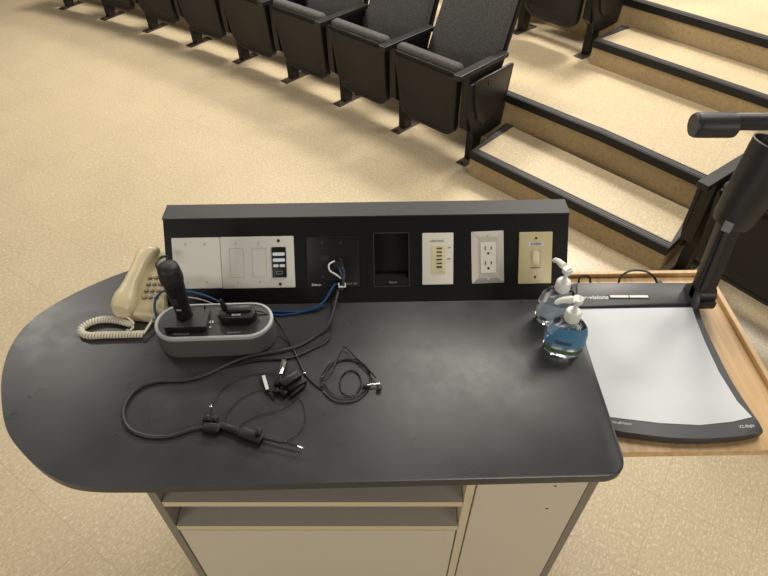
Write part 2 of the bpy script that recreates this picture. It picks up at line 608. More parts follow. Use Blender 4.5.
def make_seat(right_end=False, left_end=False):
    t = thing('auditorium_seat', 'x', 'seat')
    cx, W_ = 0.277, 0.470
    sz = lambda z: 0.115 + 0.05 * min(1, max(0, (z - 0.15) / 0.42)) - 0.35 * max(0, 0.24 - z) ** 1.3
    # plastic pan (underside of the tipped-up seat)
    bm = BM()
    curved_panel(bm, seat_outline(0.40, W_, 0.150, 0.578, 0.018, 0.085, cx), sz, 0.045, 0.006, inset=(0.026, 0.004))
    pan = link('seat_pan', bm, M['chair_plastic'], t, True)
    # upholstered cushion rising above the pan
    bm = BM()
    curved_panel(bm, seat_outline(0.36, 0.465, 0.20, 0.612, 0.03, 0.05, cx), lambda z: 0.112 + 0.045 * min(1, max(0, (z - 0.2) / 0.40)), 0.065, 0.020)
    link('seat_cushion', bm, M['fabric'], t, True)
    # pivot blocks between pan and standards
    for sx in (0.034, 0.516):
        bm = BM()
        lathe(bm, [(0.028, -0.014), (0.028, 0.014)], XY(sx, 0.02, 0.40), axis=(1, 0, 0), n=16)
        link('hinge', bm, M['chair_metal'], t, True)
    # backrest: upholstery in front, plastic shell behind
    bm = BM()
    curved_panel(bm, seat_outline(0.505, 0.47, 0.40, 0.90, 0.05, 0.02, cx), lambda z: back_s(z), 0.05, 0.014)
    link('backrest', bm, M['fabric'], t, True)
    bm = BM()
    curved_panel(bm, seat_outline(0.525, 0.49, 0.36, 0.915, 0.05, 0.03, cx), lambda z: back_s(z) - 0.051, 0.025, 0.006)
    link('back_shell', bm, M['chair_plastic'], t, True)
    standard(t, 0.0)
    for end, x, sg in ((right_end, 0.55, 1), (left_end, 0.0, -1)):
        if not end:
            continue
        if x > 0:
            standard(t, x)
        bm = BM()
        prism(bm, [(0.135, 0.53), (0.125, 0.33), (0.055, 0.165), (-0.05, 0.155), (-0.215, 0.165), (-0.235, 0.35), (-0.26, 0.53)][::-1], 0.018,
              lambda s, z, c: XY(x + sg * (0.0255 + c) , s, z), bev=0.003)
        link('end_panel', bm, M['chair_plastic'], t, True)
        bm = BM()
        prism(bm, [(0.095, 0.545), (0.115, 0.53), (0.095, 0.40), (0.055, 0.30), (0.0, 0.255), (-0.07, 0.26), (-0.17, 0.34), (-0.235, 0.525), (-0.215, 0.548)][::-1], 0.014,
              lambda s, z, c: XY(x + sg * (0.042 + c) , s, z), bev=0.004)
        link('tablet_arm', bm, M['arm'], t, True)
        bm = BM()
        tube(bm, [XY(x + sg * 0.02, 0.02, 0.53), XY(x + sg * 0.05, 0.0, 0.53), XY(x + sg * 0.052, -0.01, 0.49)], 0.009)
        link('tablet_hinge', bm, M['chair_metal'], t, True)
    return t

def dup(root, loc, rotz):
    r = root.copy(); C.objects.link(r)
    r.location = loc; r.rotation_euler = (0, 0, rotz)
    for ch in list(root.children):
        c = ch.copy(); C.objects.link(c); c.parent = r
        for g in list(ch.children):
            d = g.copy(); C.objects.link(d); d.parent = c
    return r

ords = ['', 'second', 'third', 'fourth', 'fifth', 'sixth', 'seventh', 'eighth']
GR = 'tip-up seats in the front row left of the steps'
proto = None
for i in range(7, -1, -1):
    (x0, y0), (x1, y1) = W[i], W[i + 1]
    a = math.atan2(y1 - y0, x1 - x0)
    k = 7 - i
    if k == 0:
        s = make_seat(right_end=True)
        s.location = (x0, y0, 0); s.rotation_euler = (0, 0, a)
        tag(s, 'front-row tip-up charcoal seat with folded tablet arm at the left foot of the steps', 'seat', GR)
    elif proto is None:
        proto = make_seat(); s = proto
        s.location = (x0, y0, 0); s.rotation_euler = (0, 0, a)
        tag(s, 'tip-up charcoal seat in the front row, second from the steps', 'seat', GR)
    else:
        s = dup(proto, (x0, y0, 0), a)
        lab = 'tip-up charcoal seat in the front row, %s from the steps' % ords[k + 0 if k < 2 else k]
        if k == 7:
            lab = 'leftmost tip-up seat of the front row, only its foot in view'
        else:
            lab = 'tip-up charcoal seat in the front row, %s from the steps' % ['', 'second', 'third', 'fourth', 'fifth', 'sixth', 'seventh'][k]
        tag(s, lab, 'seat', GR)
# second row on the lower terrace
V2 = [(0.18, 4.99), (0.60, 4.65), (1.0, 4.28), (1.375, 3.855)]
for j, lab in ((2, 'tip-up black seat on the lower terrace beside the upper step'),
               (1, 'tip-up seat on the lower terrace mostly hidden behind the front row back')):
    (x0, y0), (x1, y1) = V2[j], V2[j + 1]
    a = math.atan2(y1 - y0, x1 - x0)
    if j == 2:
        s = make_seat(right_end=True); s.location = (x0, y0, Z1); s.rotation_euler = (0, 0, a)
    else:
        s = dup(proto, (x0, y0, Z1), a)
    tag(s, lab, 'seat', 'tip-up seats on the lower terrace')
# seats right of the aisle
a = R(-53)
s = make_seat(left_end=True); s.location = (1.465, 2.085, 0); s.rotation_euler = (0, 0, a)
tag(s, 'tip-up black seat right of the steps, behind the document camera arm', 'seat', 'tip-up seats right of the steps')
s = dup(proto, (1.465 + 0.555 * math.cos(a), 2.085 + 0.555 * math.sin(a), 0), R(-56))
tag(s, 'tip-up black seat at the right edge of the photo, beyond the wooden shelf', 'seat', 'tip-up seats right of the steps')

# ------------------------------------------------------------------ lectern cabinet and countertop
TOP = 1.01
cab = thing('lectern_cabinet', 'cream and taupe lectern cabinet with open slots under the black countertop', 'cabinet', (0, 0, 0))
YF, YB, XL, XR = 0.506, 0.98, -0.452, 0.398
TZ = TOP - 0.021
for x0 in (XL, XR - 0.017):
    bm = BM(); box(bm, (x0 + 0.0085, (YF + YB) / 2, TZ / 2), (0.017, YB - YF, TZ), bev=0.0008, seg=1)
    link('side_panel', bm, M['taupe'], cab)
bm = BM(); box(bm, ((XL + XR) / 2, YB - 0.009, TZ / 2), (XR - XL - 0.034, 0.018, TZ - 0.004))
link('back_panel', bm, M['taupe'], cab)
bm = BM(); box(bm, (0.164, (YF + YB - 0.02) / 2 + 0.001, TZ / 2), (0.017, YB - YF - 0.024, TZ - 0.004), bev=0.0008, seg=1)
link('divider_panel', bm, M['edge_band'], cab)
for zt in (0.851, 0.740):
    bm = BM()
    sx = 0.1545 - (XL + 0.018)
    box(bm, (XL + 0.018 + sx / 2, YF + 0.0015 + 0.215, zt - 0.009), (sx - 0.001, 0.43, 0.018))
    sh = link('shelf_board', bm, M['shelf_grey'], cab)
    bm = BM(); box(bm, (XL + 0.018 + sx / 2, YF + 0.0006, zt - 0.009), (sx - 0.001, 0.0012, 0.018))
    link('edge_strip', bm, M['edge_band'], sh)
bm = BM(); box(bm, (XL + 0.018 + sx / 2, YF + 0.009, 0.718 / 2 + 0.03), (sx - 0.006, 0.018, 0.718 - 0.06), bev=0.001)
link('door', bm, M['cream_lam'], cab)
bm = BM(); box(bm, ((0.1735 + XR - 0.017) / 2, YF + 0.009, (TZ + 0.04) / 2), (XR - 0.017 - 0.1735 - 0.003, 0.018, TZ - 0.045), bev=0.001)
fp = link('fixed_panel', bm, M['cream_lam'], cab)
for hx, hz in ((0.3200, 0.919), (0.3230, 0.824)):
    bm = BM(); lathe(bm, [(0.0026, 0), (0.0026, 0.0012)], (hx, YF - 0.0004, hz), axis=(0, 1, 0), n=12)
    link('screw_hole', bm, M['dark'], fp)
bm = BM(); box(bm, ((XL + XR) / 2, YF + 0.06, 0.03), (XR - XL - 0.036, 0.02, 0.056))
link('toe_kick', bm, M['dark_gap'], cab)

ctrl = [(-0.407, 0.459), (-0.512, 0.461), (-0.576, 0.480), (-0.640, 0.521), (-0.692, 0.569), (-0.733, 0.635), (-0.762, 0.701),
        (-0.776, 0.771), (-0.766, 0.838), (-0.722, 0.903), (-0.66, 0.960), (-0.600, 1.000), (-0.53, 1.035), (-0.45, 1.055), (-0.38, 1.062)]
arc = [(p.x, p.y) for p in spline([(a, b, 0) for a, b in ctrl], 5)]
outline = arc + [(0.405, 1.075)]
outline += [(0.4215, 1.06)]
cr = 0.036
cxr, cyr = 0.4235 - cr, 0.479 + cr
for k in range(9):
    a = R(0 - 90 * k / 8)
    outline.append((cxr + cr * math.cos(a), cyr + cr * math.sin(a)))
bm = BM()
prism(bm, outline[::-1], 0.021, lambda a, b, c: Vector((a, b, TOP - 0.021 + c)), bev=0.004, seg=3)
o = link('countertop', bm, M['laminate'], None, True)
tag(o, 'black laminate countertop with rounded left end on the cream cabinet', 'countertop')

# ------------------------------------------------------------------ control console
YAW = R(1.4)
O = Vector((-0.477, 0.883, TOP))
U = Vector((math.cos(YAW), math.sin(YAW), 0))
Vv = Vector((-math.sin(YAW) * 0.111, math.cos(YAW) * 0.111, 0.156)); LV = Vv.length; Vv.normalize()
N = U.cross(Vv).normalized()      # out of the face
if N.y > 0: N = -N
LU = 0.886
HB = Vector((-math.sin(YAW), math.cos(YAW), 0))
con = thing('control_console', 'long black sloped control console with wall plates on the back of the countertop', 'control panel', tuple(O), 0)
def K(u, v, n=0.0):
    return U * u + Vv * v + N * n
CU0, CU1, CV0, CV1 = 0.4582, 0.532, 0.038, 0.1525
bm = BM()
us = [0, CU0, CU1, LU]; vs_ = [0, CV0, CV1, LV]
g = {}
for i, u in enumerate(us):
    for j, v in enumerate(vs_):
        g[i, j] = bm.verts.new(K(u, v))
for i in range(3):
    for j in range(3):
        if (i, j) != (1, 1):
            bm.faces.new((g[i, j], g[i + 1, j], g[i + 1, j + 1], g[i, j + 1]))
dp = {}
for (i, j) in ((1, 1), (2, 1), (2, 2), (1, 2)):
    dp[i, j] = bm.verts.new(K(us[i], vs_[j], -0.030))
cyc = ((1, 1), (2, 1), (2, 2), (1, 2))
for a, b in zip(cyc, cyc[1:] + cyc[:1]):
    bm.faces.new((g[a], g[b], dp[b], dp[a]))
bm.faces.new([dp[c] for c in cyc])
DT = 0.047
tb = {}
for i, u in enumerate(us):
    tb[i] = (bm.verts.new(K(u, LV) + HB * DT), bm.verts.new(U * u + HB * (0.111 + DT)))
for i in range(3):
    bm.faces.new((g[i, 3], g[i + 1, 3], tb[i + 1][0], tb[i][0]))
    bm.faces.new((tb[i][0], tb[i + 1][0], tb[i + 1][1], tb[i][1]))
    bm.faces.new((tb[i][1], tb[i + 1][1], g[i + 1, 0], g[i, 0]))
for i in (0, 3):
    bm.faces.new([g[i, j] for j in range(4)] + [tb[i][0], tb[i][1]])
housing = link('housing', bm, M['console'], con)
# top cap, its brighter lit look put into a greyer colour
bm = BM()
vs = []
for zz in (-0.001, 0.002):
    vs.append([bm.verts.new(p + Vector((0, 0, zz))) for p in (K(-0.002, LV) - HB * 0.001, K(LU + 0.002, LV) - HB * 0.001, K(LU + 0.002, LV) + HB * (DT + 0.002), K(-0.002, LV) + HB * (DT + 0.002))])
loft(bm, vs)
link('top_cap', bm, M['cap'], con)

KM = Matrix((U, Vv, N)).transposed().to_4x4()
def KMat(u, v, n=0.0):
    return Matrix.Translation(K(u, v, n)) @ KM

def plate(name, p0, p1, m, th=0.004, bev=0.0018, label=None, rot=0.0):
    u0, v0 = p0; u1, v1 = p1
    cu, cv = (u0 + u1) / 2, (v0 + v1) / 2
    bm = BM()
    pts = rrect(abs(u1 - u0), abs(v1 - v0), 0.002, 3)
    c_, s_ = math.cos(rot), math.sin(rot)
    prism(bm, pts, th, lambda a, b, c: K(cu + a * c_ - b * s_, cv + a * s_ + b * c_, 0.0002 + c), bev=bev, seg=2, bev_top_only=True)
    o = link(name, bm, m, con, True)
    if label: o['label'] = label
    return o
def piece(name, parent, cu, cv, w, h, n0, th, m, r=0.001, bev=0.0, label=None):
    bm = BM()
    prism(bm, rrect(w, h, min(r, w / 2.01, h / 2.01), 4), th, lambda a, b, c: K(cu + a, cv + b, n0 + c), bev=bev, seg=2, bev_top_only=True)
    o = link(name, bm, m, parent, True)
    if label: o['label'] = label
    return o
def frame_line(name, parent, cu, cv, w, h, n0, t, m):
    """thin raised rectangular outline"""
    bm = BM()
    for (a, b, ww, hh) in ((0, h / 2, w, t), (0, -h / 2, w, t), (w / 2, 0, t, h), (-w / 2, 0, t, h)):
        prism(bm, rrect(ww, hh, t / 2.2, 2), 0.0005, lambda x, y, c: K(cu + a + x, cv + b + y, n0 + c))
    return link(name, bm, m, parent)
def screw(parent, cu, cv, n0, m, r=0.0028):
    bm = BM()
    lathe(bm, [(r, 0), (r, 0.0006), (r * 0.6, 0.0012)], K(cu, cv, n0), axis=N, n=14)
    s = link('screw', bm, m, parent, True)
    return s

p = plate('blank_plate', (0.0159, 0.1507), (0.1205, 0.0384), M['white_plate'], label='ivory double blank plate')
for du in (0.031, 0.072):
    for v in (0.137, 0.053):
        screw(p, 0.0159 + du, v, 0.0042, M['line_grey'], 0.0022)
p = plate('keypad_plate', (0.1215, 0.1511), (0.2814, 0.0372), M['white_plate'], label='ivory triple plate with two blanks and a black keypad')
for cu_ in (0.156, 0.205):
    frame_line('blank_insert', p, cu_, 0.094, 0.030, 0.064, 0.0042, 0.0008, M['line_grey'])
    for v in (0.137, 0.052):
        screw(p, cu_, v, 0.0042, M['line_grey'], 0.0022)
screw(p, 0.2485, 0.1415, 0.0042, M['dark'], 0.0034); screw(p, 0.2485, 0.0455, 0.0042, M['dark'], 0.0034)
piece('keypad', p, 0.2483, 0.094, 0.031, 0.067, 0.004, 0.003, M['black'], 0.002, 0.0008)
piece('button', p, 0.2483, 0.1125, 0.026, 0.0072, 0.0068, 0.002, M['button_lit'], 0.002)
piece('button', p, 0.2483, 0.0995, 0.026, 0.0072, 0.0068, 0.002, M['button_lit'], 0.002)
piece('button', p, 0.2415, 0.087, 0.0115, 0.0062, 0.0068, 0.002, M['white'], 0.002)
piece('button', p, 0.2555, 0.087, 0.0115, 0.0062, 0.0068, 0.002, M['white'], 0.002)
frame_line('button', p, 0.2483, 0.0715, 0.013, 0.006, 0.0072, 0.0008, M['print_grey'])
# black AV connector plate
p = plate('connector_plate', (0.3085, 0.1493), (0.4243, 0.0376), M['black'], th=0.003)
frame_line('plate_edge', p, 0.3664, 0.0935, 0.114, 0.110, 0.0031, 0.0006, M['rubber'])
piece('socket', p, 0.348, 0.102, 0.016, 0.012, 0.003, 0.0006, M['dark'])
bm = BM(); lathe(bm, [(0.011, 0), (0.011, 0.0012)], K(0.377, 0.083, 0.003), axis=N, n=20); link('cable_hole', bm, M['dark'], p)
for cu_ in (0.343, 0.384):
    screw(p, cu_, 0.135, 0.0032, M['rubber'], 0.003)
    screw(p, cu_, 0.060, 0.0032, M['rubber'], 0.003)
text('printed_word', 'Extron', 0.0075, M['print_white'], p, KMat(0.328, 0.0425, 0.0034), bold=0.0001)
text('printed_word', 'AUDIO', 0.0055, M['print_grey'], p, KMat(0.398, 0.0435, 0.0034))
text('printed_word', 'IN', 0.0055, M['print_grey'], p, KMat(0.414, 0.0435, 0.0034))
# cubby ledge
bm = BM()
vs = []
prism(bm, [(-0.030, CV0), (-0.002, CV0), (-0.002, CV0 + 0.016), (-0.014, CV0 + 0.024), (-0.030, CV0 + 0.026)], CU1 - CU0 - 0.001, lambda n_, v, c: K(CU0 + 0.0005 + c, v, n_))
cb = link('cubby_block', bm, M['black'], con)
text('printed_word', 'Extron', 0.006, M['print_grey'], cb, KMat(0.498, 0.0445, -0.0012))
frame_line('cubby_frame', con, (CU0 + CU1) / 2, (CV0 + CV1) / 2, CU1 - CU0 + 0.004, CV1 - CV0 + 0.004, 0.0003, 0.0022, M['rubber'])
# LIGHTING
p = plate('lighting_plate', (0.5628, 0.1531), (0.6316, 0.0385), M['cream_plate'], th=0.005, label='white lighting control plate with a column of slots')
text('printed_word', 'LIGHTING', 0.0068, M['print_dark'], p, KMat(0.595, 0.1355, 0.0054))
piece('slot_panel', p, 0.598, 0.0945, 0.031, 0.062, 0.005, 0.0015, M['ivory'], 0.001, 0.0004)
for k in range(6):
    piece('slot', p, 0.600, 0.1195 - k * 0.0083, 0.012, 0.0030 if k < 5 else 0.0042, 0.0064, 0.0008, M['brown_slot'], 0.0004)
text('printed_word', 'ON', 0.0042, M['print_dark'], p, KMat(0.6225, 0.1205, 0.0054))
text('printed_word', 'OFF', 0.0042, M['print_dark'], p, KMat(0.6215, 0.0955, 0.0054))
# stainless outlet, plate set a little crooked
rt = R(1.6)
uc, vc = 0.708, 0.0972
bm = BM()
def Kr(a, b, n_): return K(uc + a * math.cos(rt) - b * math.sin(rt), vc + a * math.sin(rt) + b * math.cos(rt), n_)
rings = []
for (w_, h_, n_, r_) in ((0.0715, 0.1155, 0.0002, 0.002), (0.0715, 0.1155, 0.0012, 0.002), (0.045, 0.092, 0.0062, 0.003), (0.043, 0.090, 0.0064, 0.003)):
    rings.append([bm.verts.new(Kr(a, b, n_)) for a, b in rrect(w_, h_, r_, 3)])
loft(bm, rings)
p = link('outlet_plate', bm, M['steel'], con, False, label='bevelled stainless steel outlet plate')
bm = BM(); prism(bm, rrect(0.034, 0.068, 0.002, 3), 0.002, lambda a, b, c: Kr(a, b, 0.0063 + c), bev=0.0006, bev_top_only=True)
link('outlet', bm, M['outlet'], p)
for sv in (0.017, -0.016):
    for (a, w_, h_) in ((-0.0065, 0.0022, 0.0085), (0.0065, 0.0022, 0.007)):
        bm = BM(); prism(bm, rrect(w_, h_, 0.0004, 2), 0.0004, lambda x, y, c: Kr(a + x, sv + 0.004 + y, 0.0083 + c)); link('outlet_slot', bm, M['dark'], p)
    bm = BM(); prism(bm, [(0.0027 * math.cos(t_ * PI / 6), 0.0027 * math.sin(t_ * PI / 6)) for t_ in range(12)], 0.0004, lambda x, y, c: Kr(x, sv - 0.0075 + y, 0.0083 + c))
    link('ground_hole', bm, M['dark'], p)
for sv in (0.0475, -0.0475):
    bm = BM(); lathe(bm, [(0.0036, 0), (0.0036, 0.001), (0.002, 0.0016)], Kr(0, sv, 0.0055), axis=N, n=14)
    link('screw', bm, M['steel'], p, True)
# SCREEN switch
p = plate('switch_plate', (0.7767, 0.1519), (0.8504, 0.0370), M['ivory_plate'], th=0.005, label='ivory switch plate for the screen')
piece('label_strip', p, 0.8135, 0.1255, 0.034, 0.0085, 0.005, 0.0005, M['label_white'], 0.001)
text('printed_word', 'SCREEN', 0.0068, M['print_dark'], p, KMat(0.8135, 0.1255, 0.0056), bold=0.0001)
frame_line('switch_frame', p, 0.8135, 0.095, 0.023, 0.036, 0.0051, 0.0010, M['line_grey'])
piece('rocker', p, 0.8135, 0.096, 0.0155, 0.032, 0.005, 0.006, M['ivory'], 0.0077, 0.0022)
piece('rocker_mark', p, 0.8135, 0.0725, 0.022, 0.0022, 0.005, 0.0005, M['print_dark'], 0.0005)
screw(p, 0.8135, 0.1385, 0.005, M['brown_slot']); screw(p, 0.8135, 0.052, 0.005, M['brown_slot'])

# ------------------------------------------------------------------ maple side shelf
SH = 0.945
sh = thing('side_shelf', 'pale maple side shelf with thin raised rim, attached right of the countertop', 'shelf', (0, 0, 0))
x0, x1, y0, y1 = 0.404, 0.812, 0.560, 1.052
def skew(x, y, z): return Vector((x, y + 0.018 * (x - 0.42), z))
bm = BM()
prism(bm, [(x0, y0), (x1, y0), (x1, y1), (x0, y1)], 0.019, lambda a, b, c: skew(a, b, SH - 0.019 + c), bev=0.001, seg=1)
link('board', bm, M['maple'], sh)
bm = BM()
prism(bm, [(x1 - 0.012, y0), (x1, y0), (x1, y1), (x1 - 0.012, y1)], 0.012, lambda a, b, c: skew(a, b, SH + c), bev=0.001, seg=1)
link('side_rim', bm, M['maple'], sh)
bm = BM()
prism(bm, [(x0, y1 - 0.012), (x1 - 0.012, y1 - 0.012), (x1 - 0.012, y1), (x0, y1)], 0.012, lambda a, b, c: skew(a, b, SH + c), bev=0.001, seg=1)
link('back_rim', bm, M['maple'], sh)
for yy in (0.66, 0.93):
    bm = BM()
    prism(bm, [(0.0, 0.0), (0.22, 0.0), (0.0, -0.22)], 0.02, lambda a, b, c: Vector((XR + 0.002 + a, yy + c, SH - 0.0195 + b)), bev=0.001)
    link('bracket', bm, M['taupe'], sh)

# ------------------------------------------------------------------ document camera
PZ = SH + 0.022        # top of its base plate
dc = thing('document_camera', 'charcoal document camera with white working surface and raised arm on the maple shelf', 'document camera', (0, 0, 0))
def q(px_list): return px_list
right_edge = [(0.7498, 1.0004, 0.9670), (0.7349, 0.9432, 0.9670), (0.7218, 0.8739, 0.9670), (0.7182, 0.8038, 0.9670), (0.7166, 0.7183, 0.9670), (0.7223, 0.6523, 0.9670), (0.7297, 0.6000, 0.9670)]
front_edge = [(0.7285, 0.5935, 0.9670), (0.6778, 0.5826, 0.9670), (0.5995, 0.5773, 0.9670), (0.5251, 0.5816, 0.9670), (0.4377, 0.5957, 0.9670)]
re_ = [(p.x, p.y) for p in spline(right_edge, 4)]
fe_ = [(p.x, p.y) for p in spline(front_edge, 4)]
xl = 0.427
ol = re_ + fe_ + [(xl + 0.004, 0.60), (0.4255, 0.66), (0.436, 0.80), (0.448, 0.93), (0.45, 0.997), (0.46, 1.003), (0.745, 1.003)]
bm = BM()
prism(bm, ol, PZ - SH - 0.002, lambda a, b, c: Vector((a, b, SH + 0.002 + c)), bev=0.004, seg=2, bev_top_only=True)
base = link('base_plate', bm, M['visual'], dc, True)
# raised rear bar that carries the controls
bk = [(0.4644, 0.9953, 0.9720), (0.7363, 0.9953, 0.9720), (0.7181, 0.9286, 0.9720), (0.4432, 0.9158, 0.9720)]
bm = BM()
prism(bm, [(p[0], p[1]) for p in bk], 0.008, lambda a, b, c: Vector((a, b, PZ - 0.001 + c)), bev=0.003, seg=2, bev_top_only=True)
bar = link('rear_bar', bm, M['visual'], dc, True)
ws = [(0.4297, 0.9133, 0.9680), (0.7133, 0.9180, 0.9680)] + [(0.7075, 0.8730, 0.9680), (0.7023, 0.8143, 0.9680), (0.6994, 0.7329, 0.9680), (0.7057, 0.6611, 0.9680), (0.7189, 0.6240, 0.9680), (0.6774, 0.6138, 0.9680), (0.6104, 0.6060, 0.9680), (0.5346, 0.6105, 0.9680), (0.4415, 0.6240, 0.9680)] + [(0.4325, 0.70, 0), (0.446, 0.87, 0)]
bm = BM()
prism(bm, [(p[0], p[1]) for p in ws], 0.0012, lambda a, b, c: Vector((a, b, PZ + c)))
link('working_surface', bm, M['worksurface'], dc, label='white working surface')
strip0, strip1 = (0.5289, 0.9459, 0.9760), (0.6184, 0.9475, 0.9760)
bm = BM(); box(bm, ((strip0[0] + strip1[0]) / 2, strip0[1], PZ + 0.0075), (strip1[0] - strip0[0] + 0.006, 0.013, 0.001), bev=0.0004)
st = link('button_strip', bm, M['dark'], bar)
for k in range(2):
    wdt = (strip1[0] - strip0[0]) / 2 - 0.001
    bm = BM(); box(bm, (strip0[0] + wdt * (k + 0.5) + 0.002 * k, strip0[1], PZ + 0.0088), (wdt, 0.008, 0.002), bev=0.0007)
    b_o = link('button', bm, M['white'], bar)
tl = (0.4864, 0.9442, 0.9760)
text('printed_word', 'our-visions', 0.017, M['print_white'], dc, Matrix.Translation((tl[0], tl[1], PZ + 0.0074)) @ Matrix.Rotation(R(1), 4, 'Z'), shear=0.35, bold=0.0004)
tl = (0.4610, 0.6105, 0.9680)
text('printed_word', 'WolfVision', 0.0080, M['print_white'], dc, Matrix.Translation((tl[0], tl[1], PZ + 0.0004)) @ Matrix.Rotation(R(-6), 4, 'Z'))
tl = (0.7001, 0.6038, 0.9680)
text('printed_word', 'VZ-8light', 0.0085, M['print_white'], dc, Matrix.Translation((tl[0], tl[1], PZ + 0.0004)) @ Matrix.Rotation(R(7), 4, 'Z'))
# hinge cheek
hx, hy = 0.712, 0.945
bm = BM()
cheek = [(-0.034, 0.0), (0.034, 0.0), (0.030, 0.022), (0.016, 0.040), (0.0, 0.046), (-0.016, 0.040), (-0.030, 0.022)]
prism(bm, cheek, 0.012, lambda a, b, c: Vector((hx + c, hy + a, PZ + b)), bev=0.003)
link('hinge_cheek', bm, M['visual'], dc, True)
bm = BM(); lathe(bm, [(0.022, 0.012), (0.022, 0.050)], (hx, hy, PZ + 0.022), axis=(1, 0, 0), n=20)
box(bm, (hx + 0.03, hy, PZ + 0.008), (0.045, 0.06, 0.02), bev=0.003)
link('hinge', bm, M['visual_dark'], dc, True)
# arm: flat column leaning up
A0 = Vector((0.735, 0.940, PZ + 0.015)); A1 = Vector((0.735, 0.975, 1.215))
ad = (A1 - A0).normalized()
ax_ = Vector((1, 0, 0)); ax_ = (ax_ - ad * ax_.dot(ad)).normalized(); ay_ = ad.cross(ax_).normalized()
def arm_box(bm, w, d, l0, l1, du=0, dv=0, bev=0.003, k=1.0):
    r = []
    for l, f in ((l0, 1.0), (l1, k)):
        c = A0 + ad * l + ax_ * du + ay_ * dv
        r.append([bm.verts.new(c + ax_ * a * f + ay_ * b * f) for a, b in rrect(w, d, min(w, d) * 0.18, 3)])
    loft(bm, r)
LA = (A1 - A0).length
bm = BM(); arm_box(bm, 0.046, 0.028, 0.0, LA)
arm = link('arm', bm, M['visual_dark'], dc, True)
bm = BM(); arm_box(bm, 0.012, 0.006, 0.03, LA - 0.02, du=-0.010, dv=-0.0155 if ay_.y > 0 else 0.0155)
link('arm_rail', bm, M['rubber'], arm, True)
# tapered lens housing at the top of the arm
H0 = Vector((0.733, 0.965, 1.180)); H1 = Vector((0.767, 0.985, 1.350))
bm = BM()
lathe(bm, [(0.020, -0.006), (0.037, 0.0), (0.0405, 0.01), (0.0475, 0.10), (0.053, 0.176), (0.0505, 0.177), (0.046, 0.120), (0.001, 0.115)], H0, axis=(H1 - H0), n=40)
head = link('lens_housing', bm, M['visual_head'], dc, True)
hd = (H1 - H0).normalized()
bm = BM(); a1, b1 = frame_of(hd)
tube(bm, [H0 + hd * 0.177 + a1 * 0.0522 * math.cos(t_ * PI / 16) + b1 * 0.0522 * math.sin(t_ * PI / 16) for t_ in range(33)], 0.0016, 6)
link('housing_rim', bm, M['rim_grey'], head, True)
bm = BM(); box(bm, H0 + Vector((-0.024, -0.030, 0.012)), (0.018, 0.006, 0.024), rot=Matrix.Rotation(R(-38), 3, 'Z'), bev=0.002)
link('release_button', bm, M['rim_grey'], head, True)
# horizontal light head on its own boom from the housing
bm = BM()
Cx, Cy, Cz = 0.572, 0.968, 1.405
lathe(bm, [(0.020, -0.001), (0.0225, 0.002), (0.0232, 0.008), (0.0232, 0.066), (0.0225, 0.073), (0.018, 0.077), (0.008, 0.079)], (Cx, Cy, Cz), axis=(1, 0, 0.0), n=32)
lh = link('light_head', bm, M['visual_head'], dc, True)
bm = BM(); lathe(bm, [(0.010, 0.0), (0.0158, 0.008), (0.0158, 0.16)], (Cx + 0.060, Cy, Cz + 0.0070), axis=(1, 0, 0), n=28)
link('light_boom', bm, M['visual_head'], lh, True)
bm = BM(); lathe(bm, [(0.0205, 0), (0.0205, 0.0012)], (Cx - 0.0022, Cy, Cz), axis=(1, 0, 0), n=32)
link('lamp_cover', bm, M['visual'], lh, True)
bm = BM(); tube(bm, spline([(0.785, 0.968, 1.412), (0.825, 0.975, 1.405), (0.845, 0.985, 1.375), (0.842, 0.988, 1.30), (0.80, 0.982, 1.265)], 6), 0.013, 12)
link('boom', bm, M['visual_dark'], dc, True)
# its cable behind the base
bm = BM(); tube(bm, spline([(0.572, 1.006, SH + 0.006), (0.578, 1.020, SH + 0.022), (0.60, 1.03, SH + 0.034), (0.635, 1.03, SH + 0.034), (0.66, 1.022, SH + 0.022), (0.668, 1.004, SH + 0.008)], 6), 0.0026, 8)
link('power_cable', bm, M['black_cable'], dc, True)
bm = BM(); box(bm, (0.668, 1.000, SH + 0.016), (0.012, 0.014, 0.016), bev=0.002); link('plug', bm, M['rubber'], dc, True)
bm = BM(); tube(bm, spline([(0.474, 1.004, SH + 0.012), (0.476, 1.016, SH + 0.026), (0.488, 1.018, SH + 0.030), (0.500, 1.014, SH + 0.026), (0.502, 1.004, SH + 0.012)], 5), 0.0026, 8)
link('cable_loop', bm, M['black_cable'], dc, True)

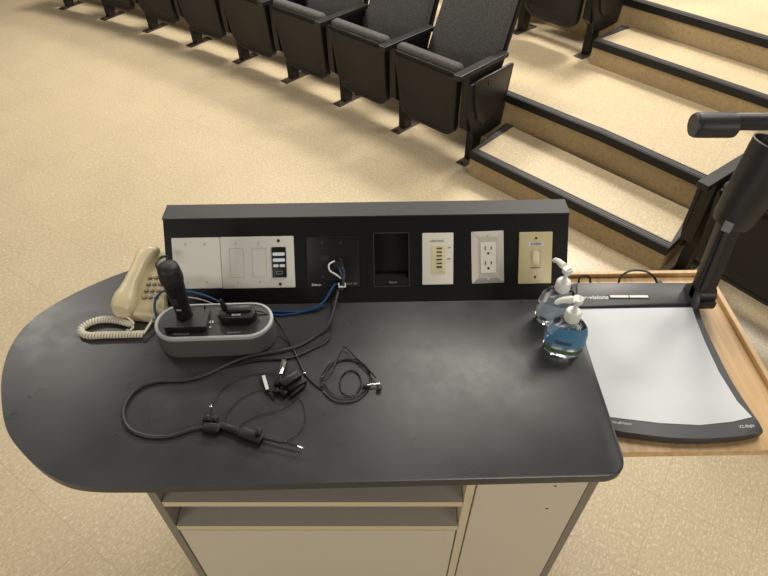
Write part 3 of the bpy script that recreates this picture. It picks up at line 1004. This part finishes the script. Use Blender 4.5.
# ------------------------------------------------------------------ hand sanitizer bottles
def sanitizer(loc, rotz, pump_rot, label, blue, lab_mats):
    t = thing('sanitizer_bottle', label, 'bottle', loc, rotz, 'hand sanitizer pump bottles')
    sq = 0.60
    HS = 1.10
    prof = [(0.002, 0.0015), (0.030, 0.0), (0.0365, 0.003), (0.039, 0.010), (0.040, 0.035), (0.039, 0.058), (0.035, 0.072), (0.026, 0.083), (0.0145, 0.089), (0.0125, 0.092), (0.0125, 0.098)]
    prof = [(a, b * HS) for a, b in prof]
    bm = BM(); lathe(bm, prof, n=40, sq=sq)
    link('bottle_body', bm, M['bottle'], t, True)
    bm = BM(); tube(bm, [(0.0, 0, 0.095), (0.001, 0, 0.05), (0.006, 0.0, 0.008)], 0.0024, 8)
    link('dip_tube', bm, M['white'], t, True)
    # wrap-round label on the front
    def strip(name, z0, z1, a0, a1, m, off=0.0006):
        bm = BM()
        def rad(z):
            for (r0, h0), (r1, h1) in zip(prof[1:], prof[2:]):
                if h0 <= z <= h1:
                    return r0 + (r1 - r0) * (z - h0) / (h1 - h0)
            return 0.04
        nz, na = 5, 20
        gr = []
        for th in (off, off + 0.0004):
            L = []
            for i in range(nz + 1):
                z = z0 + (z1 - z0) * i / nz
                row = []
                for k in range(na + 1):
                    a = R(a0 + (a1 - a0) * k / na)
                    r = rad(z) + th
                    row.append(bm.verts.new((r * math.cos(a), r * sq * math.sin(a) + (th - off) * math.sin(a), z)))
                L.append(row)
            gr.append(L)
        for L in gr:
            for i in range(nz):
                for k in range(na):
                    bm.faces.new((L[i][k], L[i][k + 1], L[i + 1][k + 1], L[i + 1][k]))
        link(name, bm, m, t, True)
    for args in lab_mats:
        strip(*args)
    bm = BM(); lathe(bm, [(0.0145, 0.097), (0.0155, 0.099), (0.0150, 0.117), (0.0130, 0.120), (0.006, 0.121), (0.0055, 0.124)], n=28)
    link('collar', bm, M['white'], t, True)
    bm = BM(); lathe(bm, [(0.0045, 0.121), (0.0045, 0.143)], n=14)
    link('pump_stem', bm, M['white'], t, True)
    bm = BM()
    d = Vector((math.cos(pump_rot), math.sin(pump_rot), 0))
    lathe(bm, [(0.008, 0.142), (0.0100, 0.145), (0.0108, 0.150), (0.0095, 0.154), (0.001, 0.155)], n=24)
    tube(bm, [Vector((0, 0, 0.150)) - d * 0.004, Vector((0, 0, 0.151)) + d * 0.012, Vector((0, 0, 0.1505)) + d * 0.028, Vector((0, 0, 0.147)) + d * 0.037, Vector((0, 0, 0.142)) + d * 0.041], [0.0085, 0.0078, 0.0062, 0.0052, 0.004], 12)
    link('pump_head', bm, M['white'], t, True)
    return t
sanitizer((0.364, 0.838, TOP + 0.0005), R(-12), R(128), 'clear hand sanitizer pump bottle with pale label nearest the switch plate', False,
          [('label', 0.020, 0.066, 200, 320, M['bottle_label_pale']), ('barcode', 0.018, 0.028, 222, 246, M['bottle_label_ink'], 0.0014), ('back_label', 0.015, 0.068, 30, 150, M['bottle_label_pale'])])
sanitizer((0.365, 0.756, TOP + 0.0005), R(-14), R(196), 'clear hand sanitizer pump bottle with blue and green label, nearest the countertop edge', True,
          [('label', 0.034, 0.084, 190, 350, M['bottle_label_blue']), ('label_band', 0.014, 0.026, 195, 345, M['bottle_label_green']), ('label_print', 0.044, 0.053, 240, 285, M['bottle_label_ink'], 0.0014), ('back_label', 0.03, 0.072, 20, 160, M['bottle_label_blue'])])

# ------------------------------------------------------------------ telephone
ph = thing('telephone', 'cream desk telephone with handset on its cradle left of the console', 'telephone', (-0.583, 0.842, TOP), R(-7))
PW, PL = 0.116, 0.168
def top_z(y): return 0.028 + 0.038 * y / PL
bm = BM()
rings = []
for y, wi, zt in ((0.0, 0.014, 0.012), (0.004, 0.006, 0.024), (0.014, 0.0, top_z(0.014)), (0.06, 0, top_z(0.06)), (0.11, 0, top_z(0.11)), (0.155, 0.0, top_z(0.155)), (PL - 0.003, 0.006, top_z(PL) - 0.006), (PL, 0.012, 0.048)):
    PW = 0.112 if y < 0.03 else (0.1015 - 0.123 * y)
    xs = [(wi, 0.002), (wi, zt - 0.008), (wi + 0.006, zt - 0.001), (wi + 0.014, zt), (PW - wi - 0.014, zt), (PW - wi - 0.006, zt - 0.001), (PW - wi, zt - 0.008), (PW - wi, 0.002)]
    rings.append([bm.verts.new((x, y, z)) for x, z in xs])
loft(bm, rings)
link('phone_body', bm, M['phone_body'], ph, True)
slope = math.atan2(0.048, PL)
pinv = (Matrix.Translation(ph.location) @ Matrix.Rotation(R(-7), 4, 'Z')).inverted()
KEY0 = (-0.5155, 0.8720, 1.0620)
for r_ in range(4):
    for c_ in range(3):
        kp = pinv @ Vector((KEY0[0] - 0.002 + 0.0130 * c_, KEY0[1], 0))
        kx, ky = kp.x - 0.0014 * (3 - r_), kp.y + (3 - r_) * 0.0165
        bm = BM()
        lathe(bm, [(0.0053, -0.001), (0.0053, 0.003), (0.0043, 0.004)], (kx, ky, top_z(ky)), n=14, sq=0.72)
        link('key', bm, M['key'], ph, True)
bm = BM(); tube(bm, [(0.066, 0.052, top_z(0.052) + 0.0005), (0.085, 0.049, top_z(0.049) + 0.0008), (0.104, 0.052, top_z(0.052) + 0.0005)], 0.0012, 6)
link('card_slot_line', bm, M['line_grey'], ph, True)
# handset
bm = BM()
hs = [(-0.004, 0.036, 0.030, 0.021), (0.004, 0.048, 0.030, 0.026), (0.018, 0.052, 0.034, 0.028), (0.036, 0.050, 0.040, 0.026), (0.050, 0.040, 0.047, 0.021), (0.070, 0.033, 0.056, 0.017), (0.105, 0.031, 0.064, 0.015), (0.130, 0.033, 0.069, 0.016), (0.150, 0.041, 0.071, 0.019), (0.168, 0.048, 0.071, 0.022), (0.182, 0.044, 0.069, 0.020), (0.189, 0.030, 0.066, 0.014)]
rings = []
for y, wd, zc, hh in hs:
    y *= 0.90; zc = 0.030 + (zc - 0.030) * 0.76
    xc = 0.024 + 0.15 * max(0, y - 0.12)
    ring_ = []
    for k in range(20):
        a = 2 * PI * k / 20
        ca, sa = math.cos(a), math.sin(a)
        ex = 0.7
        ring_.append(bm.verts.new((xc + wd / 2 * math.copysign(abs(ca) ** ex, ca), y, zc + hh * 0.9 * math.copysign(abs(sa) ** ex, sa))))
    rings.append(ring_)
loft(bm, rings)
link('handset', bm, M['phone'], ph, True)
# coiled cord: from the handset out to the left and back to the body
def coil(path, R_, pitch, r, n=7):
    P = spline(path, 14)
    L = [0]
    for a, b in zip(P, P[1:]):
        L.append(L[-1] + (b - a).length)
    tot = L[-1]
    out = []
    steps = int(tot / pitch * 12)
    j = 0
    for i in range(steps + 1):
        s = tot * i / steps
        while j < len(L) - 2 and L[j + 1] < s:
            j += 1
        f = (s - L[j]) / max(1e-9, L[j + 1] - L[j])
        c = P[j].lerp(P[j + 1], f)
        d = (P[j + 1] - P[j]).normalized()
        side = d.cross(Vector((0, 0, 1))).normalized()
        up = side.cross(d)
        a = 2 * PI * s / pitch
        out.append(c + side * R_ * math.cos(a) + up * R_ * math.sin(a))
    return out
inv = (Matrix.Translation(ph.location) @ Matrix.Rotation(R(-7), 4, 'Z')).inverted()
cpts = [(-0.5376, 0.8195, 1.0180), (-0.5670, 0.8310, 1.0180), (-0.5942, 0.8353, 1.0180), (-0.6169, 0.8324, 1.0180), (-0.6358, 0.8195, 1.0180), (-0.6412, 0.8026, 1.0180), (-0.6208, 0.7901, 1.0180), (-0.5856, 0.7915, 1.0180), (-0.5441, 0.7928, 1.0180), (-0.5067, 0.7942, 1.0180)]
cpts = [inv @ Vector(p) for p in cpts]
bm = BM(); tube(bm, coil(cpts, 0.0056, 0.0062, 0.0024), 0.0026, 6)
cd = link('coiled_cord', bm, M['cord'], ph, True)
bm = BM()
e0, e1 = inv @ Vector((-0.5368, 0.8166, 1.0180)), inv @ Vector((-0.5067, 0.7942, 1.0180))
tube(bm, spline([e0, e0 + Vector((0.001, 0.006, 0.006)), Vector((0.026, 0.0, 0.022))], 5), 0.0026, 8)
tube(bm, spline([e1, e1 + Vector((0.004, 0.004, 0.004)), Vector((0.090, 0.008, 0.014))], 5), 0.0026, 8)
tube(bm, spline([e0 + Vector((-0.006, -0.012, 0)), e0 + Vector((0.002, -0.015, 0.002)), e0 + Vector((0.006, -0.006, 0.004)), e0 + Vector((0.0, -0.001, 0.003))], 6), 0.0026, 8)
link('cord_end', bm, M['cord'], cd, True)

# ------------------------------------------------------------------ microphone dock
dk = thing('charging_dock', 'grey rounded charging dock on the countertop in front of the blank plates', 'charging dock', (-0.3465, 0.790, TOP), R(2.2))
def stadium(hl, rw, n=14):
    p = []
    for k in range(n + 1):
        a = R(-90 + 180 * k / n); p.append((hl - rw + rw * math.cos(a), rw * math.sin(a)))
    for k in range(n + 1):
        a = R(90 + 180 * k / n); p.append((-hl + rw + rw * math.cos(a), rw * math.sin(a)))
    return p
bm = BM()
rings = []
for hl, rw, z in ((0.120, 0.0500, 0.001), (0.122, 0.0510, 0.006), (0.1195, 0.0480, 0.050)):
    rings.append([bm.verts.new((a, b, z)) for a, b in stadium(hl, rw)])
loft(bm, rings)
link('dock_body', bm, M['dock'], dk, True)
bm = BM()
rings = []
for hl, rw, z in ((0.1197, 0.0482, 0.049), (0.1195, 0.0480, 0.0555), (0.1175, 0.0462, 0.057), (0.1140, 0.0430, 0.057), (0.1125, 0.0415, 0.0545)):
    rings.append([bm.verts.new((a, b, z)) for a, b in stadium(hl, rw)])
loft(bm, rings)
link('dock_rim', bm, M['dock_rim'], dk, True)
bm = BM(); prism(bm, stadium(0.1124, 0.0414), 0.0006, lambda a, b, c: Vector((a, b, 0.0546 + c)))
tp = link('dock_top', bm, M['dock_top'], dk, True)
for a, b, w_, h_ in ((-0.007, -0.004, 0.0028, 0.006), (-0.002, -0.004, 0.0028, 0.006), (-0.0045, -0.018, 0.004, 0.003)):
    bm = BM(); box(bm, (a, b, 0.0556), (w_, h_, 0.0006))
    link('status_light', bm, M['print_white'], tp)
text('printed_word', 'MICROPHONE', 0.0050, M['print_grey'], dk, Matrix.Translation((-0.060, -0.0345, 0.0553)))
text('printed_word', 'BODYPACK', 0.0050, M['print_grey'], dk, Matrix.Translation((0.045, -0.0345, 0.0553)))
bm = BM(); lathe(bm, [(0.0016, 0), (0.0016, 0.020)], (-0.020, 0.024, 0.055), n=8)
link('pin', bm, M['black'], tp)

mc = thing('wireless_microphone', 'black handheld wireless microphone standing in the left slot of the grey dock', 'microphone', (-0.4035, 0.792, TOP + 0.0556), R(2.2))
bm = BM()
lathe(bm, [(0.0150, 0.0), (0.0155, 0.010), (0.0158, 0.04), (0.0185, 0.085), (0.0195, 0.105)], n=28)
link('handle', bm, M['mic'], mc, True)
bm = BM()
lathe(bm, [(0.0190, 0.104), (0.0215, 0.110), (0.0222, 0.121), (0.0217, 0.124), (0.0205, 0.140), (0.0190, 0.147), (0.0140, 0.151), (0.0065, 0.153), (0.001, 0.1533)], n=28)
link('grille', bm, M['mesh'], mc, True)
bm = BM(); box(bm, (0.0, -0.0185, 0.070), (0.008, 0.002, 0.018), bev=0.0007)
link('power_switch', bm, M['rubber'], mc, True)
bm = BM(); box(bm, (0.0, -0.0178, 0.047), (0.010, 0.001, 0.004), bev=0.0003)
link('display', bm, M['print_grey'], mc, True)
# its wide base block (charging adapter)
bs = thing('microphone_adapter', 'black flat adapter block around the microphone foot on the dock', 'adapter', (-0.3975, 0.785, TOP + 0.0556), R(2.2))
bm = BM()
# frame with an opening for the handle
def holed_block(bm, w, d, h, r, n=24, bev=0.0):
    outer = rrect(w, d, 0.003, 5)
    m_ = len(outer)
    inner = [(-0.006 + r * math.cos(2 * PI * (k + 3) / m_), 0.007 + r * math.sin(2 * PI * (k + 3) / m_)) for k in range(m_)]
    R0 = [bm.verts.new((a, b, 0)) for a, b in outer]; R1 = [bm.verts.new((a, b, h)) for a, b in outer]
    I0 = [bm.verts.new((a, b, 0)) for a, b in inner]; I1 = [bm.verts.new((a, b, h)) for a, b in inner]
    for A_, B_ in ((R0, R1), (R1, I1), (I1, I0), (I0, R0)):
        for i in range(m_):
            bm.faces.new((A_[i], A_[(i + 1) % m_], B_[(i + 1) % m_], B_[i]))
holed_block(bm, 0.084, 0.050, 0.013, 0.0165)
link('block', bm, M['dock_top'], bs)
bm = BM(); box(bm, (0.0, -0.0262, 0.006), (0.080, 0.002, 0.010), bev=0.0006)
link('front_lip', bm, M['black'], bs)

bp = thing('bodypack_transmitter', 'black bodypack transmitter lying in the right slot of the grey dock', 'transmitter', (-0.298, 0.797, TOP + 0.0556), R(2.2))
bm = BM()
prism(bm, rrect(0.072, 0.034, 0.010, 5), 0.018, lambda a, b, c: Vector((a, b, c)), bev=0.005)
link('case', bm, M['black'], bp, True)
bm = BM(); box(bm, (0.004, 0.006, 0.0195), (0.048, 0.015, 0.008), bev=0.0015); link('top_module', bm, M['arm'], bp, True)
bm = BM(); lathe(bm, [(0.0055, 0), (0.0055, 0.010), (0.004, 0.020), (0.003, 0.026)], (-0.026, 0.010, 0.016), axis=(-0.15, 0.1, 1), n=12); link('plug', bm, M['black'], bp, True)
text('printed_word', 'SHURE', 0.0062, M['print_white'], bp, Matrix.Translation((0.0, -0.0085, 0.0183)))
bm = BM()
for sx in (-1, 1):
    tube(bm, spline([(sx * 0.036, -0.006, 0.004), (sx * 0.041, 0.0, 0.008), (sx * 0.036, 0.008, 0.004)], 5), 0.0014, 6)
link('clip_ear', bm, M['rubber'], bp, True)

# ------------------------------------------------------------------ cables
def cable(name, pts, r, m, label, cat='cable', group=None, sub=10):
    bm = BM(); tube(bm, spline(pts, sub), r, 10)
    o = link(name, bm, m, None, True)
    return tag(o, label, cat, group)
KO = lambda u, v, n: tuple(O + K(u, v, n))
cable('network_cable', [KO(0.377, 0.083, 0.006), KO(0.383, 0.073, 0.020), KO(0.386, 0.060, 0.020), KO(0.385, 0.040, 0.014), (-0.108, 0.905, TOP + 0.045), (-0.135, 0.875, TOP + 0.018), (-0.175, 0.862, TOP + 0.006), (-0.215, 0.862, TOP + 0.0045), (-0.262, 0.864, TOP + 0.0045), (-0.31, 0.868, TOP + 0.006)],
      0.0026, M['blue_cable'], 'blue cable from the hole in the black connector plate to behind the grey dock')
cable('network_cable', [KO(0.345, 0.0, 0.012), (-0.155, 0.869, TOP + 0.005), (-0.215, 0.853, TOP + 0.0035), (-0.262, 0.855, TOP + 0.0035), (-0.30, 0.855, TOP + 0.0035)],
      0.0024, M['blue_cable'], 'dark blue cable lying along the front foot of the console right of the dock')
cable('network_cable', [(-0.475, 0.80, TOP + 0.0045), (-0.483, 0.825, TOP + 0.02), (-0.487, 0.850, TOP + 0.046), (-0.468, 0.866, TOP + 0.064), (-0.43, 0.866, TOP + 0.066), (-0.385, 0.862, TOP + 0.056), (-0.345, 0.855, TOP + 0.035), (-0.32, 0.852, TOP + 0.006)],
      0.0026, M['blue_cable'], 'blue cable arching behind the microphone from the telephone side of the dock')
cable('audio_cable_or_shadow', [(-0.42, 0.858, TOP + 0.055), (-0.385, 0.853, TOP + 0.050), (-0.345, 0.848, TOP + 0.030), (-0.325, 0.843, TOP + 0.008)],
      0.0014, M['line_grey'], 'thin grey cable below the arching blue cable behind the dock')
cable('audio_cable_or_shadow', [(-0.4671, 0.8866, 1.1100), (-0.4752, 0.8905, 1.1150), (-0.4798, 0.9006, 1.1200), (-0.4789, 0.9164, 1.1200), (-0.4704, 0.9244, 1.1200), (-0.4615, 0.9228, 1.1200)],
      0.0028, M['black_cable'], 'short black cable curling at the left end of the console beside the telephone')
# main grey lead that runs out to the adapters
lead = [KO(0.381, 0.085, 0.006), KO(0.390, 0.075, 0.022), KO(0.390, 0.055, 0.022), KO(0.386, 0.035, 0.016), (-0.100, 0.895, TOP + 0.035), (-0.1149, 0.8218, 1.0250), (-0.1391, 0.7959, 1.0160), (-0.1743, 0.7676, 1.0140), (-0.2137, 0.7517, 1.0140), (-0.2732, 0.7387, 1.0140), (-0.3141, 0.7182, 1.0140), (-0.3544, 0.6909, 1.0140), (-0.3910, 0.6787, 1.0140), (-0.4395, 0.6763, 1.0140), (-0.4744, 0.6621, 1.0140), (-0.4902, 0.6320, 1.0140), (-0.4871, 0.5988, 1.0140), (-0.4648, 0.5690, 1.0140), (-0.4276, 0.5545, 1.0140), (-0.3878, 0.5545, 1.0140), (-0.3545, 0.5669, 1.0140), (-0.3303, 0.5731, 1.0140)]
cable('video_cable', lead, 0.0034, M['grey_cable'], 'thick dark grey video cable looping left across the countertop to the adapter bundle')
cable('audio_cable_or_shadow', [KO(0.374, 0.102, 0.0045), KO(0.384, 0.098, 0.014), KO(0.389, 0.080, 0.016), KO(0.388, 0.055, 0.016), KO(0.385, 0.030, 0.012), (-0.112, 0.887, TOP + 0.012), (-0.1136, 0.7902, 1.0130), (-0.1486, 0.7578, 1.0130), (-0.1913, 0.7343, 1.0130), (-0.2475, 0.7291, 1.0130), (-0.2809, 0.7223, 1.0120), (-0.3174, 0.7122, 1.0120)],
      0.0022, M['black_cable'], 'dark strip standing in for the shadow of the grey video cable')  # black tube laid where the grey video cable casts its shadow
# cable tie on the plate
bm = BM()
for a, b, w_, h_ in ((0.3790, 0.0445, 0.0026, 0.009), (0.3930, 0.0445, 0.0026, 0.009), (0.386, 0.0405, 0.0165, 0.0030)):
    box(bm, O + K(a, b, 0.024), (w_, h_, 0.004), rot=KM.to_3x3(), bev=0.0006)
o = link('cable_tie', bm, M['white']); tag(o, 'small white clip binding the cables on the connector plate', 'clip')
bm = BM(); tube(bm, spline([O + K(0.370, 0.095, 0.004), O + K(0.358, 0.088, 0.012), O + K(0.360, 0.075, 0.016), O + K(0.374, 0.066, 0.018), O + K(0.384, 0.058, 0.020)], 6), 0.0020, 8)
o = link('audio_cable_or_shadow', bm, M['white'], None, True); tag(o, 'short white cable curling out of the connector plate hole', 'cable')

# ------------------------------------------------------------------ adapter bundle
ad_ = thing('adapter_bundle', 'ring of black video adapters at the end of the grey cable', 'adapters', (0, 0, 0))
def seg_box(bm, p0, p1, w, h, z, bev=0.0015):
    p0, p1 = Vector((*p0[:2], z)), Vector((*p1[:2], z))
    d = p1 - p0
    box(bm, (p0 + p1) / 2, (d.length, w, h), rot=Matrix.Rotation(math.atan2(d.y, d.x), 3, 'Z'), bev=bev)
bm = BM(); seg_box(bm, (-0.3300, 0.5694, 1.0200), (-0.2981, 0.5653, 1.0200), 0.018, 0.013, TOP + 0.0075)
h_ = link('plug_body', bm, M['black'], ad_, True)
for px in ((-0.3264, 0.5863, 1.0200), (-0.3132, 0.5852, 1.0200)):
    bm = BM(); box(bm, (px[0], px[1], TOP + 0.008), (0.013, 0.013, 0.013), bev=0.0015)
    tube(bm, [(px[0], px[1], TOP + 0.0145), (px[0], px[1], TOP + 0.0155)], 0.0018, 8)
    link('collar_block', bm, M['black'], ad_, True)
bm = BM(); seg_box(bm, (-0.3016, 0.5736, 1.0200), (-0.2567, 0.5570, 1.0200), 0.013, 0.011, TOP + 0.008)
link('adapter_plug', bm, M['black'], ad_, True)
bm = BM(); seg_box(bm, (-0.2607, 0.5591, 1.0200), (-0.2184, 0.5428, 1.0200), 0.020, 0.012, TOP + 0.0085)
link('adapter_head', bm, M['black'], ad_, True)
p = (-0.2257, 0.5550, 1.0200)
bm = BM(); box(bm, (p[0], p[1], TOP + 0.011), (0.010, 0.016, 0.018), bev=0.002); link('adapter_tab', bm, M['black'], ad_, True)
p0, p1 = Vector((-0.2190, 0.5469, 1.0200)), Vector((-0.1417, 0.5269, 1.0200))
bm = BM(); tube(bm, [p0, p0.lerp(p1, 0.85)], [0.0032, 0.0022], 10); pen = link('long_plug', bm, M['black'], ad_, True)
bm = BM(); tube(bm, [p0.lerp(p1, 0.85), p1], [0.0020, 0.0012], 10); link('plug_tip', bm, M['connector'], pen, True)
# adapter leads (thin, lie on the counter)
for pts in ([(-0.3268, 0.5931, 1.0160), (-0.3270, 0.6170, 1.0130), (-0.3141, 0.6561, 1.0125), (-0.2878, 0.6823, 1.0125), (-0.2542, 0.6944, 1.0125), (-0.2142, 0.6933, 1.0140)],
            [(-0.2985, 0.5795, 1.0140), (-0.2929, 0.6063, 1.0125), (-0.2755, 0.6353, 1.0125), (-0.2497, 0.6538, 1.0125), (-0.2019, 0.6597, 1.0140)],
            [(-0.2704, 0.5669, 1.0140), (-0.2606, 0.5825, 1.0125), (-0.2356, 0.5997, 1.0125), (-0.2049, 0.6085, 1.0125), (-0.1785, 0.6240, 1.0125), (-0.1613, 0.6444, 1.0160)],
            [(-0.1766, 0.5452, 1.0125), (-0.1565, 0.5595, 1.0125), (-0.1466, 0.5889, 1.0125), (-0.1539, 0.6240, 1.0125), (-0.1690, 0.6444, 1.0160)]):
    bm = BM(); tube(bm, spline(pts, 8), 0.0008, 6); link('adapter_lead', bm, M['black_cable'], ad_, True)
p = (-0.3259, 0.6150, 1.0160)
bm = BM(); box(bm, (p[0], p[1], TOP + 0.006), (0.0045, 0.0045, 0.006), bev=0.001); link('plug_tip', bm, M['connector'], ad_, True)
# plug cluster at the far side of the ring
for a, b, w_, h_, z in (((-0.2067, 0.6578, 1.0200), (-0.1987, 0.7186, 1.0200), 0.013, 0.016, 0.012), ((-0.2090, 0.6601, 1.0200), (-0.2068, 0.6439, 1.0200), 0.012, 0.012, 0.008),
                        ((-0.1968, 0.6554, 1.0200), (-0.1647, 0.6815, 1.0200), 0.017, 0.014, 0.019), ((-0.1866, 0.6508, 1.0200), (-0.1542, 0.6743, 1.0200), 0.016, 0.014, 0.010),
                        ((-0.1981, 0.6508, 1.0200), (-0.1871, 0.6393, 1.0200), 0.012, 0.014, 0.008), ((-0.1792, 0.6370, 1.0200), (-0.1552, 0.6648, 1.0200), 0.008, 0.010, 0.007)):
    bm = BM(); seg_box(bm, a, b, w_, h_, TOP + z, 0.002); link('adapter_plug', bm, M['black'], ad_, True)
p0, p1 = Vector((-0.2003, 0.6798, 1.0320)), Vector((-0.1961, 0.7092, 1.0320))
bm = BM(); tube(bm, [p0, p1], 0.003, 8); link('plug_tip', bm, M['connector'], ad_, True)
p0, p1 = (-0.2394, 0.6918, 1.0160), (-0.2234, 0.6490, 1.0160)
bm = BM(); seg_box(bm, p0, p1, 0.009, 0.005, TOP + 0.007, 0.001); tg = link('plug_tag', bm, M['black'], ad_, True)
bm = BM(); seg_box(bm, (-0.2372, 0.6854, 1.0180), (-0.2245, 0.6522, 1.0180), 0.0065, 0.001, TOP + 0.0101, 0.0002); link('tag_label', bm, M['label_white'], tg)
bm = BM(); tube(bm, spline([(-0.2239, 0.6504, 1.0140), (-0.2170, 0.6418, 1.0130), (-0.2102, 0.6331, 1.0125)], 4), 0.002, 8); link('adapter_lead', bm, M['black_cable'], ad_, True)

# ------------------------------------------------------------------ lavalier microphone with coiled lead
lv = thing('lavalier_microphone', 'small black clip-on microphone with coiled thin lead in the middle of the countertop', 'microphone', (0, 0, 0))
def ell(cx, cy, rx, ry, a0, a1, n, z, rot=0):
    out = []
    for i in range(n + 1):
        a = R(a0 + (a1 - a0) * i / n)
        x, y = rx * math.cos(a), ry * math.sin(a)
        c, s = math.cos(R(rot)), math.sin(R(rot))
        out.append((cx + x * c - y * s, cy + x * s + y * c, z))
    return out
bm = BM()
tube(bm, spline([(-0.305, 0.806, TOP + 0.058), (-0.262, 0.812, TOP + 0.060), (-0.232, 0.805, TOP + 0.050), (-0.2120, 0.7973, 1.0240), (-0.1902, 0.7623, 1.0140), (-0.1694, 0.7194, 1.0125), (-0.1569, 0.6944, 1.0125), (-0.1391, 0.6726, 1.0125), (-0.1202, 0.6561, 1.0125)], 8), 0.0016, 6)
c0 = (-0.0689, 0.6798, 1.0125)
loop = ell(c0[0] - 0.006, c0[1], 0.049, 0.053, 205, 205 + 350, 26, TOP + 0.0030, 4)
loop += ell(c0[0] - 0.003, c0[1] + 0.004, 0.045, 0.047, 205, 205 + 330, 26, TOP + 0.0052, -6)
loop += [(-0.1217, 0.6806, 1.0180), (-0.1047, 0.6920, 1.0190), (-0.0964, 0.7194, 1.0190), (-0.0880, 0.7503, 1.0190), (-0.0802, 0.7582, 1.0190), (-0.0608, 0.7347, 1.0190), (-0.0338, 0.7043, 1.0190), (-0.0157, 0.6799, 1.0190)]
tube(bm, spline([(p[0], p[1], p[2]) for p in loop], 3), 0.0016, 6)
c1 = (-0.0666, 0.6726, 1.0125)
tube(bm, ell(c1[0] + 0.001, c1[1] + 0.0, 0.0215, 0.030, -60, 300, 30, TOP + 0.0018), 0.0012, 6)
tube(bm, ell(c1[0] + 0.001, c1[1] + 0.002, 0.0205, 0.0285, -50, 200, 24, TOP + 0.0040), 0.0012, 6)
link('lead', bm, M['black_cable'], lv, True)
p0, p1 = (-0.0330, 0.6616, 1.0180), (-0.0078, 0.6663, 1.0180)
bm = BM(); seg_box(bm, p0, p1, 0.0038, 0.004, TOP + 0.009, 0.001); link('clip_bar', bm, M['connector'], lv, True)
p = (-0.0097, 0.6569, 1.0180)
bm = BM(); lathe(bm, [(0.003, 0), (0.0048, 0.001), (0.0048, 0.010), (0.003, 0.012)], (p[0], p[1] + 0.006, TOP + 0.008), axis=(0.1, -1, 0.0), n=14); link('capsule', bm, M['mesh'], lv, True)
p = (-0.0349, 0.6583, 1.0160)
bm = BM(); seg_box(bm, (-0.0407, 0.6606, 1.0160), (-0.0272, 0.6654, 1.0160), 0.008, 0.007, TOP + 0.0055, 0.001); link('clip_jaw', bm, M['black'], lv, True)
p = (-0.1575, 0.6943, 1.0160)
bm = BM(); box(bm, (p[0], p[1], TOP + 0.005), (0.005, 0.004, 0.004), bev=0.0008); link('lead_tag', bm, M['connector'], lv, True)
